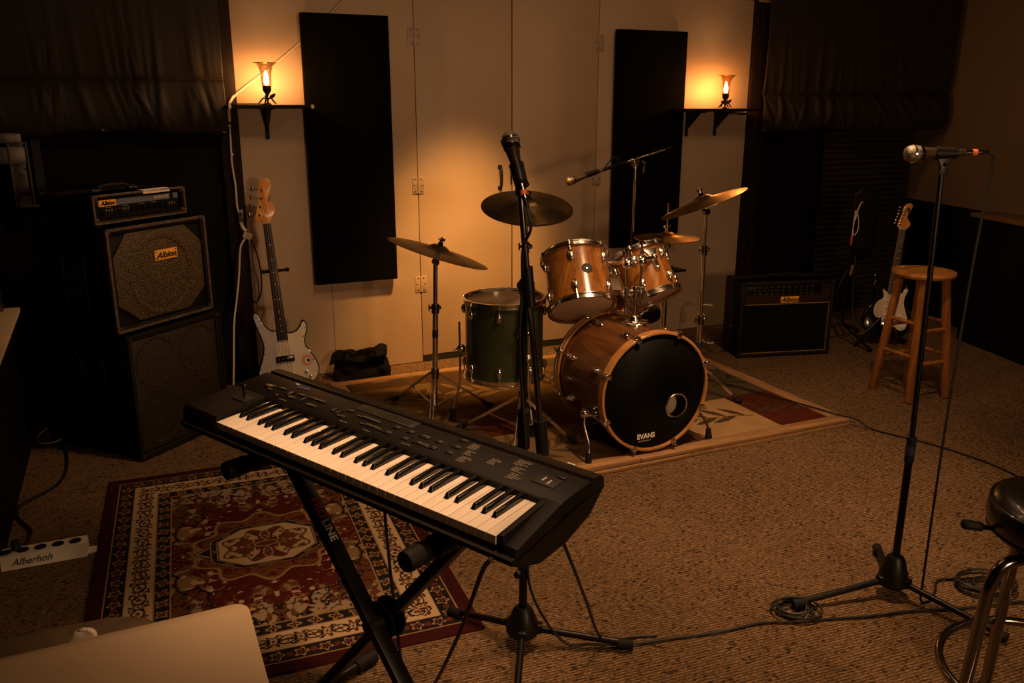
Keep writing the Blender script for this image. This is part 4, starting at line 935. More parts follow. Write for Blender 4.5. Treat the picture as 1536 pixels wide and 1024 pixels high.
# hi-hat
hc = (2.735, 3.965, .888)
hr = thing('cymbal', 'flat pair of bronze hi-hat cymbals above the right amber tom', 'cymbal', hc, group='bronze cymbals')
for k, (dz, s, nm) in enumerate(((.010, 1, 'top_cymbal'), (-.006, -1, 'bottom_cymbal'))):
    Rr = .182; top = [(.006, .026*s), (.028, .025*s), (.044, .017*s), (.052, .011*s), (Rr*.55, .004*s), (Rr, -.007*s)]; b = MB(Matrix.Translation((hc[0], hc[1], hc[2] + dz))); b.lathe(top + [(r, z-.0015) for r, z in reversed(top)], None, 80, closed=True); b.build(nm, 'brass', hr, ang=60)
st = thing('hi_hat_stand', 'chrome hi-hat stand with a tall rod behind the right amber tom', 'cymbal stand', (hc[0], hc[1], ZR))
b = MB(); b.cyl((hc[0], hc[1], ZR+.04), (hc[0], hc[1], .56), .014); b.cyl((hc[0], hc[1], .50), (hc[0], hc[1], .57), .020); b.build('lower_tube', 'chrome', st)
b = MB(); b.cyl((hc[0], hc[1], .55), (hc[0], hc[1], .84), .009); b.cyl((hc[0], hc[1], .835), (hc[0], hc[1], .850), .022); b.build('upper_tube', 'chrome', st)
b = MB(); b.cyl((hc[0], hc[1], .84), (hc[0], hc[1], 1.075), .0034, seg=10); b.build('pull_rod', 'chrome', st)
b = MB(); b.cyl((hc[0], hc[1], 1.06), (hc[0], hc[1], 1.082), .0045); b.build('rod_tip', 'redplug', st)
b = MB(); b.cyl((hc[0], hc[1], .925), (hc[0], hc[1], .965), .011); b.cyl((hc[0]-.02, hc[1], .955), (hc[0]+.02, hc[1], .955), .006); b.cyl((hc[0], hc[1], .912), (hc[0], hc[1], .925), .017); b.build('clutch', 'chrome', st)
b = MB(); b.box((hc[0]+.02, hc[1]+.11, ZR+.03), (.075, .16, .012), rot=(R(-12), 0, R(-10)), bev=.004); b.build('pedal', 'darkchrome', st)
tripod(st, hc[0], hc[1], .25, [(2.50, 3.93), (2.95, 4.09), (2.72, 3.79)])
# throne and tray
t = thing('drum_throne', 'round black drum throne behind the bass drum, mostly hidden', 'stool', (2.83, 4.42, ZR))
b = MB(); b.lathe([(0, .31), (.15, .31), (.165, .325), (.168, .36), (.155, .385), (.08, .392), (0, .393)], Matrix.Translation((2.83, 4.42, 0)), 40); b.build('seat', 'vinyl', t)
b = MB(); b.cyl((2.83, 4.42, ZR+.03), (2.83, 4.42, .32), .014); b.build('pole', 'chrome', t)
tripod(t, 2.83, 4.42, .20, [(2.83+.22*math.cos(R(a)), 4.42+.22*math.sin(R(a))) for a in (-90, 30, 150)])
t = thing('percussion_tray', 'small black tray on a thin stand right of the amber toms', 'tray', (3.02, 4.36, ZR))
b = MB(); b.prism([(2.93, 4.26), (3.11, 4.28), (3.09, 4.44), (2.92, 4.45)], .014, Matrix.Translation((0, 0, .615)), bev=.004); b.build('tray_plate', 'black', t)
b = MB(); b.cyl((3.02, 4.36, ZR), (3.02, 4.36, .617), .011); b.lathe([(0, 0), (.11, 0), (.11, .010), (.02, .022), (0, .022)], Matrix.Translation((3.02, 4.36, ZR)), 28); b.build('pole', 'blackpaint', t)
# bass drum pedal
t = thing('kick_pedal', 'kick pedal clamped behind the bass drum', 'pedal', (BX, 3.68, ZR))
b = MB(); b.box((BX, 3.73, ZR+.012), (.10, .30, .012), bev=.003); b.box((BX, 3.74, ZR+.05), (.075, .24, .010), rot=(R(10), 0, 0), bev=.003); b.build('footboard', 'darkchrome', t)
b = MB(); b.cyl((BX-.05, 3.62, ZR), (BX-.05, 3.62, .26), .009); b.cyl((BX+.05, 3.62, ZR), (BX+.05, 3.62, .26), .009); b.cyl((BX-.055, 3.62, .25), (BX+.055, 3.62, .25), .009); b.build('posts', 'chrome', t)
b = MB(); b.cyl((BX, 3.62, .25), (BX, 3.585, .40), .005); b.ball((BX, 3.594, .40), .024); b.build('beater', 'felt', t)
# ------------------------------------------------------------------ microphones and stands
def microphone(label, tail, head, group='vocal microphones', band=False, sc=1.):
    tail, head = V(tail), V(head); d = (head - tail).normalized(); root = thing('microphone', label, 'microphone', tail, group=group); F = frame(tail, d); L = (head - tail).length
    hb = L - .050*sc
    b = MB(F); b.lathe([(0, 0), (.0095*sc, 0), (.0105*sc, .004), (.0115*sc, hb*.4), (.0185*sc, hb-.012*sc), (.020*sc, hb-.004*sc), (0, hb)], None, 28); b.build('handle', 'michandle', root)
    b = MB(F); b.lathe([(0, hb-.004*sc), (.0195*sc, hb-.004*sc), (.0235*sc, hb+.004*sc), (.0235*sc, hb+.008*sc), (0, hb+.008*sc)], None, 32); b.build('collar', 'darkchrome', root)
    b = MB(F); b.lathe([(.0215*sc, hb+.008*sc), (.0250*sc, hb+.018*sc), (.0255*sc, hb+.024*sc), (.0255*sc, hb+.028*sc), (.0235*sc, hb+.038*sc), (.018*sc, hb+.046*sc), (.010*sc, hb+.0495*sc), (0, hb+.050*sc)], None, 36); g = b.build('grille', 'meshball', root)
    b = MB(F); b.lathe([(.0252*sc, hb+.022*sc), (.0266*sc, hb+.022*sc), (.0266*sc, hb+.028*sc), (.0252*sc, hb+.028*sc)], None, 36, closed=True); b.build('grille_band', 'chrome', g)
    b = MB(F); b.cyl((0, 0, -.045), (0, 0, .002), .0088, .0092); b.cyl((0, 0, -.070), (0, 0, -.044), .0048, .0075); cn = b.build('connector', 'darkchrome', root)
    if band: b = MB(F); b.cyl((0, 0, -.034), (0, 0, -.020), .0094); b.build('orange_band', 'orange', cn)
    return root, F
def mic_base(root, x, y, feet, zd=.135, z0=0.):
    b = MB(); b.lathe([(0, .045), (.046, .045), (.052, .055), (.046, .085), (.030, zd-.01), (.022, zd), (0, zd)], Matrix.Translation((x, y, z0)), 28); b.build('base_hub', 'black', root)
    for fx, fy in feet:
        d = V((fx-x, fy-y, 0)); n = d.normalized()
        b = MB(); b.cyl(V((x, y, z0+.062)) + n*.03, V((fx, fy, z0+.022)), .0105, .0105, 14); b.box(V((x, y, z0+.065)) + n*.045, (.03, .03, .03), rot=(0, 0, math.atan2(n.y, n.x)), bev=.006); lg = b.build('leg', 'blackpaint', root)
        b = MB(); b.cyl(V((fx, fy, z0+.0205)) - n*.035, V((fx, fy, z0+.0185)) + n*.012, .0165, .0165, 16); b.build('rubber_foot', 'rubber', lg)
# central stand with its boom folded down
cx, cy = .96, 2.055
st = thing('microphone_stand', 'black boom microphone stand in the centre, boom folded down beside its pole behind the keyboard', 'microphone stand', (cx, cy, 0))
mic_base(st, cx, cy, [(.815, 2.285), (1.245, 1.90), (.815, 1.79)])
b = MB(); b.cyl((cx, cy, .12), (cx, cy, .70), .0125, seg=18); b.cyl((cx, cy, .235), (cx, cy, .275), .0165); b.ball((cx-.02, cy-.01, .255), .012, (1.3, .8, 1.2)); b.build('lower_tube', 'blackpaint', st)
b = MB(); b.cyl((cx, cy, .655), (cx, cy, .765), .0185, .0175, 20); b.cyl((cx, cy, .765), (cx, cy, .775), .0185, .013, 20); b.build('height_clutch', 'rubber', st)
b = MB(); b.cyl((cx, cy, .76), (cx, cy, 1.11), .0085, seg=14); b.build('upper_tube', 'blackpaint', st)
b = MB(); b.box((cx+.004, cy-.008, 1.125), (.034, .046, .05), bev=.010); b.cyl((cx+.004, cy-.035, 1.125), (cx+.004, cy+.03, 1.125), .013); b.build('boom_joint', 'black', st)
B0, B1 = V((1.002, 2.02, .67)), V((.938, 2.035, 1.385)); bd_ = (B1-B0).normalized()
b = MB(); b.cyl(B0, B1, .0085, seg=14); b.build('boom_arm', 'darkchrome', st)
b = MB(); b.cyl(B0 - bd_*.03, B0 + bd_*.075, .0185, .0185, 20); b.build('counterweight_grip', 'rubber', st)
b = MB(); q = B1 - bd_*.255; b.cyl(q - bd_*.055, q + bd_*.055, .0165, .0165, 18); b.build('boom_sleeve', 'black', st)
mt, mh = (.936, 2.022, 1.405), (.945, 2.125, 1.530); md_ = (V(mh)-V(mt)).normalized()
b = MB(); b.box(V(B1) + V((0, -.004, .012)), (.026, .026, .045), bev=.006); b.cyl(V(mt) + md_*.004 , V(mt) + md_*.062, .0185, .0205, 20); b.ball(V(B1) + V((.016, -.004, .02)), .008); b.build('clip', 'black', st)
microphone('silver grille vocal microphone pointing up and away on the central stand', mt, mh, band=True)
b = MB(); b.tube([V(mt) - md_*.07, V(mt) - md_*.11 + V((0, 0, -.02)), (.930, 2.00, 1.24), (.945, 2.035, 1.13), (.935, 2.03, 1.0), (.946, 2.04, .85), (.955, 2.027, .65), (.966, 2.035, .40), (.975, 2.03, .20), (1.06, 1.99, .03), (1.15, 1.955, .012), (1.27, 1.91, .008), (1.40, 1.885, .007), (1.55, 1.853, .007), (1.70, 1.838, .007), (1.80, 1.80, .007), (1.92, 1.765, .007), (2.05, 1.722, .007), (2.20, 1.687, .007), (2.38, 1.625, .007), (2.58, 1.575, .007), (2.9, 1.48, .007)], .0042, seg=8, smooth=8)
tag(b.build('microphone_cable', 'cable'), 'black cable of the central microphone running down the stand and right across the carpet', 'cable')
# right stand
cx, cy = 2.22, 1.795
st = thing('microphone_stand', 'straight black microphone stand at right in front of the wooden stool', 'microphone stand', (cx, cy, 0))
mic_base(st, cx, cy, [(1.865, 1.862), (2.325, 1.46), (2.395, 2.02)], .15)
b = MB(); b.cyl((cx, cy, .12), (cx, cy, .56), .0122, seg=18); b.build('lower_tube', 'blackpaint', st)
b = MB(); b.cyl((cx, cy, .49), (cx, cy, .575), .0150, .0142, 20); b.build('height_clutch', 'rubber', st)
b = MB(); b.cyl((cx, cy, .515), (cx, cy, .545), .0156); b.build('tape', 'bluetape', st)
b = MB(); b.cyl((cx, cy, .56), (cx-.012, cy+.012, 1.425), .0086, seg=16); b.build('upper_tube', 'blackpaint', st)
rt = V((.912, -.41, 0)); fwv = V((.41, .912, 0)); p = V((2.209, 1.805, 1.468))
b = MB(); b.M = Matrix.Translation(p + V((0, 0, -.040))); b.prism([(-.016, -.022), (.016, -.022), (.012, .0), (.026, .034), (-.026, .034), (-.012, 0)], .022, frame((0, 0, 0), -fwv, rt) @ Matrix.Translation((0, 0, -.011)) @ Matrix.Rotation(0, 4, 'Z'), bev=.004)
b.M = Matrix(); b.cyl(p - rt*.030, p + rt*.034, .0205, .0165, 22); b.ball(p + V((0, 0, -.032)) - fwv*.013, .006); b.build('clip', 'black', st)
microphone('silver grille vocal microphone lying level in the clip of the right stand', p + rt*.060 + V((0, 0, .002)), p - rt*.118 + V((0, 0, -.002)), band=True)
e = p + rt*.130
b = MB(); b.tube([e, e + rt*.012 + V((0, 0, -.004)), (2.342, 1.745, 1.435), (2.337, 1.747, 1.33), (2.315, 1.742, 1.1), (2.285, 1.73, .7), (2.272, 1.722, .35), (2.268, 1.718, .10), (2.268, 1.715, .012), (2.31, 1.712, .007), (2.37, 1.745, .007), (2.43, 1.785, .007), (2.50, 1.77, .007)], .0040, seg=8, smooth=8)
tag(b.build('microphone_cable', 'cable'), 'black cable hanging from the right microphone down to the coil on the carpet', 'cable')
def coil(label, x, y, rx, ry, n, seed, ang=0, rot=0):
    rnd = random.Random(seed); pts = []
    for k in range(n*10):
        a = 2*PI*k/10; m = .85 + .25*math.sin(a*.31 + seed); ox, oy = .012*math.sin(k*.23), .010*math.cos(k*.31)
        q = V((rx*m*math.cos(a) + ox, ry*m*math.sin(a) + oy)); c, s = math.cos(rot), math.sin(rot)
        pts.append((x + q.x*c - q.y*s, y + q.x*s + q.y*c, .006 + .0065*(k//10) + .003*math.sin(k)))
    b = MB(); b.tube(pts, .0042, seg=8, smooth=3); return tag(b.build('cable_coil', 'cable'), label, 'cable', 'coiled cables on the carpet')
coil('loose coil of black cable around the left foot of the right microphone stand', 1.845, 1.845, .070, .055, 4, 2, rot=-.4)
coil('larger coil of black cable on the carpet behind the chrome-legged stool', 2.545, 1.685, .095, .065, 6, 4, rot=-.4)
b = MB(); b.tube([(3.0, 3.90, .045), (3.08, 3.72, .045), (3.20, 3.36, .045), (3.255, 3.12, .050), (3.31, 3.02, .043), (3.345, 2.96, .010), (3.40, 2.83, .006), (3.47, 2.66, .006), (3.51, 2.42, .006), (3.49, 2.22, .006), (3.42, 2.02, .006)], .0045, smooth=8)
tag(b.build('floor_cable', 'cable'), 'black cable running from the drum riser over the carpet toward the right edge', 'cable')
# overhead boom stand behind the drums
ox, oy = 2.66, 4.20
st = thing('boom_microphone_stand', 'black boom stand behind the drums reaching over the kit from the right', 'microphone stand', (ox, oy, ZR))
tripod(st, ox, oy, .22, [(ox+.27*math.cos(R(a)), oy+.27*math.sin(R(a))) for a in (-10, 70, 150)], m='blackpaint', double=False)
b = MB(); b.cyl((ox, oy, ZR+.02), (ox, oy, .90), .0115); b.cyl((ox, oy, .20), (ox, oy, .25), .02); b.build('lower_tube', 'blackpaint', st)
b = MB(); b.cyl((ox, oy, .88), (ox, oy, 1.29), .0072); b.build('upper_tube', 'chrome', st)
J = V((ox, oy, 1.308)); K0, K1 = V((2.36, 4.19, 1.2385)), V((2.895, 4.205, 1.372)); kd = (K1-K0).normalized()
b = MB(); b.box((ox, oy, 1.295), (.04, .03, .04), bev=.006); b.cyl((ox-.005, oy-.03, 1.305), (ox-.005, oy+.025, 1.305), .014); b.tube([(ox+.03, oy-.02, 1.30), (ox+.045, oy-.025, 1.29), (ox+.042, oy-.025, 1.235)], .005); b.build('boom_joint', 'darkchrome', st)
b = MB(); b.cyl(K0, K0.lerp(K1, .45), .0095); b.build('boom_sleeve', 'blackpaint', st)
b = MB(); b.cyl(K0.lerp(K1, .40), K1, .0062); b.build('boom_arm', 'chrome', st)
b = MB(); b.cyl(K1 - kd*.04, K1 + kd*.012, .0095); b.build('end_grip', 'rubber', st)
b = MB(); b.cyl(K0 - kd*.03 + V((0, -.005, .003)), K0 + kd*.045 + V((0, -.005, .003)), .0175, .014); b.build('clip', 'black', st)
microphone('grey-headed microphone on the overhead boom pointing left above the drums', K0 + kd*.01 + V((0, -.005, 0)), V((2.205, 4.185, 1.197)))
b = MB(); b.tube([K0 + kd*.085 + V((0, -.005, 0)), K0 + kd*.13 + V((0, -.012, .045)), K0 + kd*.17 + V((0, -.014, .05)), K0 + kd*.19 + V((0, -.012, .012)), K0 + kd*.28 + V((0, -.010, -.008)), J - kd*.03 + V((0, -.014, -.02)), (ox-.012, oy-.014, 1.2), (ox-.013, oy-.014, .8), (ox-.013, oy-.014, .4), (ox-.03, oy-.05, .06)], .0038, smooth=6)
tag(b.build('microphone_cable', 'cable'), 'black cable looping over the overhead boom and down its stand', 'cable')

# ------------------------------------------------------------------ keyboard
KL = (.135, 2.035, .87)
kb = thing('keyboard', 'black 61-key synthesizer keyboard with cream white keys on an X stand', 'keyboard', KL, (.034, .040, -1.056))
XL, XR = -.136, .893
def prof_shell(x0, x1, pts, bev=.004):
    b = MB(); b.prism(pts, x1-x0, Matrix(((0, 0, 1, x0), (1, 0, 0, 0), (0, 1, 0, 0), (0, 0, 0, 1))), bev=bev); return b
lipz = -.030
# underside tray, whole length
base = [(-.012, lipz-.012), (-.014, lipz), (.004, lipz+.002), (.004, -.038), (.315, -.010), (.316, -.016), (.26, -.060), (.17, -.082), (.08, -.082), (.02, -.060)]
prof_shell(XL, XR, base, .003).build('lower_shell', 'kbody', kb, world=False)
# control panel behind the keys
pan = [(.147, -.012), (.147, .012), (.155, .0175), (.258, .020), (.262, .014), (.268, .014), (.272, .020), (.300, .018), (.314, .006), (.315, -.012)]
prof_shell(XL, XR, pan, .002).build('control_panel', 'kpanel', kb, world=False)
lc = [(-.004, lipz-.0), (-.002, -.004), (.006, .010), (.15, .0165), (.15, -.02), (.0, -.034)]
prof_shell(XL, -.004, lc, .003).build('left_cheek', 'kbody', kb, world=False)
prof_shell(.850, XR, [(-.004, lipz), (-.002, -.024), (.004, -.014), (.15, .0165), (.15, -.02), (.0, -.034)], .003).build('right_cheek', 'kbody', kb, world=False)
prof_shell(.8485, .862, [(.002, -.03), (.002, .004), (.15, .016), (.15, -.02)], .002).build('key_block', 'kbody', kb, world=False)
kw = .846/36
# white keys: notched outline so that the black keys sit between
oct_w = [0, 2, 4, 5, 7, 9, 11]; blackpos = {1: (0, 1), 3: (1, 2), 6: (3, 4), 8: (4, 5), 10: (5, 6)}
off = {1: -.0016, 3: .0016, 6: -.0022, 8: 0, 10: .0022}
bk = []
for o_ in range(5):
    for n_, (l, r) in blackpos.items(): bk.append((o_*7 + r, (o_*7 + r)*kw + off[n_]))
bw_ = .0112
for k in range(36):
    x0, x1 = k*kw + .0005, (k+1)*kw - .0005
    lx, rx = x0, x1
    for idx, c in bk:
        if idx == k: lx = max(lx, c + bw_/2 + .0006)
        if idx == k+1: rx = min(rx, c - bw_/2 - .0006)
    pts = [(x0, 0), (x1, 0), (x1, .049), (rx, .0495), (rx, .147), (lx, .147), (lx, .0495), (x0, .049)]
    pts = [p_ for i, p_ in enumerate(pts) if i == 0 or (V((*p_, 0)) - V((*pts[i-1], 0))).length > 1e-4]
    b = MB(); b.prism(pts, .019, Matrix.Translation((0, 0, -.019)), bev=.0007); b.build('white_key', 'ivory', kb, world=False, ang=25)
for idx, c in bk:
    b = MB()
    t_ = bmesh.new(); w = bw_/2; wt = w*.72
    vs = [t_.verts.new(q) for q in [(c-w, .0500, -.002), (c+w, .0500, -.002), (c+w, .147, -.002), (c-w, .147, -.002), (c-wt, .0575, .0095), (c+wt, .0575, .0095), (c+wt, .147, .0120), (c-wt, .147, .0120)]]
    for f in ((0, 1, 2, 3), (4, 5, 6, 7), (0, 1, 5, 4), (1, 2, 6, 5), (2, 3, 7, 6), (3, 0, 4, 7)): t_.faces.new([vs[i] for i in f])
    bmesh.ops.bevel(t_, geom=list(t_.edges), offset=.0009, segments=2, affect='EDGES', profile=.5); b._merge(t_); b.build('black_key', 'ebony', kb, world=False, ang=50)
b = MB(); b.box((.423, .075, -.026), (.85, .148, .006)); b.build('key_bed', 'ink', kb, world=False)
zp = lambda y: .0175 + (y-.155)*.0025/.103
def kbox(name, m, x, y, sx, sy, h=.004, bev=.0012, dz=0): 
    b = MB(); b.box((x, y, zp(y) + h/2 - .001 + dz), (sx, sy, h), bev=bev); return b.build(name, m, kb, world=False)
# display
b = MB(); b.box((.332, .244, zp(.244)+.0006), (.190, .034, .002), bev=.0006); dsp = b.build('display_frame', 'ink', kb, world=False)
b = MB(); b.box((.335, .243, zp(.244)+.0014), (.150, .018, .0016)); b.build('display', 'lcd', dsp, world=False)
# buttons, most with a small printed line above
btn = [(-.046, .196, .030, .018), (-.008, .205, .028, .007), (.018, .168, .010, .012), (.036, .196, .011, .026), (.066, .205, .026, .007), (.058, .180, .026, .008), (.092, .190, .008, .030), (.104, .208, .026, .006), (.132, .208, .040, .007), (.138, .176, .036, .009), (.204, .193, .010, .022), (.222, .190, .010, .024), (.238, .210, .022, .008), (.243, .175, .022, .008), (.312, .203, .080, .008), (.345, .177, .070, .009), (.397, .176, .024, .010), (.394, .208, .022, .010), (.439, .209, .020, .009), (.450, .176, .020, .009), (.482, .209, .030, .010), (.500, .177, .050, .009), (.526, .209, .020, .009), (.533, .179, .020, .009), (.566, .246, .020, .009), (.573, .212, .020, .009), (.577, .182, .020, .009)]
for x, y, sx, sy in btn:
    o = kbox('button', 'button', x, y, sx, sy)
    if sx > .018: b = MB(); b.box((x, y + sy/2 + .004, zp(y)+.0002), (sx*.7, .0016, .0006)); b.build('button_print', 'dimprint', o, world=False)
kbox('slider_cap', 'button', -.028, .182, .02, .008)
for x, y in ((.05, .160), (.27, .160), (.47, .160), (.35, .157)): kbox('panel_print', 'dimprint', x, y, .024, .0018, .0016, 0)
# joystick
b = MB(); b.box((-.040, .110, .0150), (.046, .034, .004), bev=.001); js = b.build('joystick_plate', 'ink', kb, world=False)
b = MB(); b.cyl((-.040, .112, .0155), (-.043, .116, .040), .0035); b.ball((-.0435, .117, .044), .0075); b.build('joystick', 'ebony', js, world=False)
# printed lists on the right
rnd = random.Random(5)
for x, y, rows, w in ((.604, .238, 5, .026), (.614, .206, 4, .024), (.624, .178, 5, .032), (.685, .208, 5, .032), (.738, .238, 5, .038), (.747, .207, 4, .034), (.756, .181, 5, .032)):
    b = MB()
    for k in range(rows): ln = w*rnd.uniform(.5, 1); b.box((x - w/2 + ln/2, y + .011 - k*.0056, zp(y)+.0004), (ln, .0016, .0006))
    b.build('printed_list', 'listprint', kb, world=False)
lettering('panel_lettering', 'synth', .020, Matrix.Translation((.035, .243, zp(.243)+.0004)), 'purple', kb, world=False, bold=.0004)
b = MB(); b.box((.0, .250, zp(.25)+.0004), (.012, .007, .001), bev=.0004); b.build('logo_mark', 'print_', kb, world=False)
b = MB(); b.box((.815, .306, .0165), (.018, .004, .0016)); b.build('white_mark', 'whiteprint', kb, world=False)
b = MB(); b.box((.820, .206, zp(.206)+.0008), (.055, .040, .002), bev=.0006); cs = b.build('card_slot', 'ink', kb, world=False)
b = MB(); b.box((.812, .208, zp(.208)+.002), (.004, .018, .001)); b.box((.828, .202, zp(.2)+.002), (.004, .018, .001)); b.build('slot_print', 'print_', cs, world=False)
kbox('card_button', 'button', .838, .236, .020, .012)
# ------------------------------------------------------------------ X stand
sa = R(-64.55); e = V((math.cos(sa), math.sin(sa), 0)); g = V((-e.y, e.x, 0)); O = V((.141, 1.992, 0)) + g*.195
at = lambda s, z, y=0.: O + e*s + g*y + V((0, 0, z))
xs = thing('keyboard_stand', 'black X-shaped keyboard stand with red and white lettering under the keyboard', 'keyboard stand', at(.31, 0))
yA, yB = -.0215, .0215
b = MB(); b.bar(at(.004, .748, yA), at(.620, .026, yA), .026, .040, up=g, bev=.004); la = b.build('crossed_leg', 'blackpaint', xs)
b = MB(); b.bar(at(.626, .742, yB), at(.010, .026, yB), .026, .040, up=g, bev=.004); lb = b.build('crossed_leg', 'blackpaint', xs)
pv = at(.314, .385)
b = MB(); b.cyl(pv - g*.044, pv + g*.036, .018); b.cyl(pv - g*.0012, pv + g*.0012, .050, .050, 40); b.cyl(pv + g*.0305, pv + g*.040, .052, .048, 40); b.cyl(pv - g*.040, pv - g*.033, .015); b.build('pivot_disc', 'rubber', xs)
for s, z in ((.0, .757), (.630, .750)):
    b = MB(); b.cyl(at(s, z, -.16), at(s, z, .15), .0165); br = b.build('support_bar', 'blackpaint', xs)
    for y0, y1 in ((-.195, -.100), (.10, .185)):
        b = MB(); b.cyl(at(s, z, y0), at(s, z, y0+.012), .0215, .0235, seg=24); b.cyl(at(s, z, y0+.012), at(s, z, y0+.055), .0225, seg=24); b.cyl(at(s, z, y0+.05), at(s, z, y1), .0200, seg=24); b.build('rubber_sleeve', 'rubber', br)
        if y0 < 0:
            b = MB(); 
            for k in range(14): b.cyl(at(s, z, -.118 + k*.0075), at(s, z, -.1125 + k*.0075), .0250, seg=24)
            b.cyl(at(s, z, -.12), at(s, z, -.012), .0238, seg=24); b.build('grip_sleeve', 'black', br)
for s, z in ((.620, .0225), (.010, .0225)):
    b = MB(); b.cyl(at(s, z, -.20), at(s, z, .20), .0155); br = b.build('foot_bar', 'blackpaint', xs)
    for y0, y1 in ((-.22, -.15), (.15, .22)): b = MB(); b.cyl(at(s, z, y0), at(s, z, y1), .0215, seg=20); b.build('rubber_foot', 'rubber', br)
# lettering down the front face of leg A
da = (at(.620, .026) - at(.004, .748)).normalized(); fz = da.cross(g); fy = g
Lm = Matrix((da, fy, fz)).transposed().to_4x4(); Lm.translation = at(.004, .748, yA) + fz*.0132 + da*.135
if True:
    lettering('lettering', 'PRO', .029, Lm @ Matrix.Translation((.0, 0, .0004)), 'redprint', la, align='LEFT', bold=.0008)
    lettering('lettering', 'LINE', .029, Lm @ Matrix.Translation((.060, 0, .0004)), 'whiteprint', la, align='LEFT', bold=.0005)
e = V((math.cos(-1.056), math.sin(-1.056), 0)); g = V((-e.y, e.x, 0)); O = V((.135, 2.035, 0)) + g*.10
at = lambda s, z, y=0.: O + e*s + g*y + V((0, 0, z))
# keyboard leads
b = MB(); b.tube([(.535, 1.285, .80), (.550, 1.37, .72), (.585, 1.58, .46), (.615, 1.80, .20), (.632, 1.95, .03), (.62, 1.975, .008), (.56, 1.88, .008), (.48, 1.78, .008)], .0048, smooth=8)
tag(b.build('sustain_lead', 'cable'), 'black lead hanging from the right end of the keyboard down to the left', 'cable')
b = MB(); b.tube([(.725, 1.425, .80), (.745, 1.42, .745), (.84, 1.525, .58), (.985, 1.71, .34), (1.09, 1.845, .16), (1.165, 1.935, .045), (1.20, 1.950, .010), (1.27, 1.95, .006), (1.36, 1.92, .006)], .0042, smooth=8)
tag(b.build('signal_lead', 'cable'), 'thin black lead falling from the keyboard onto the right foot of the central stand', 'cable')
b = MB(); b.tube([at(.33, .79, .12), at(.335, .6, .12), at(.345, .35, .13), at(.36, .12, .14), at(.37, .016, .15), at(.40, .015, .25)], .004, smooth=8)
tag(b.build('adapter_lead', 'cable'), 'thin black lead hanging behind the crossed legs of the keyboard stand', 'cable')
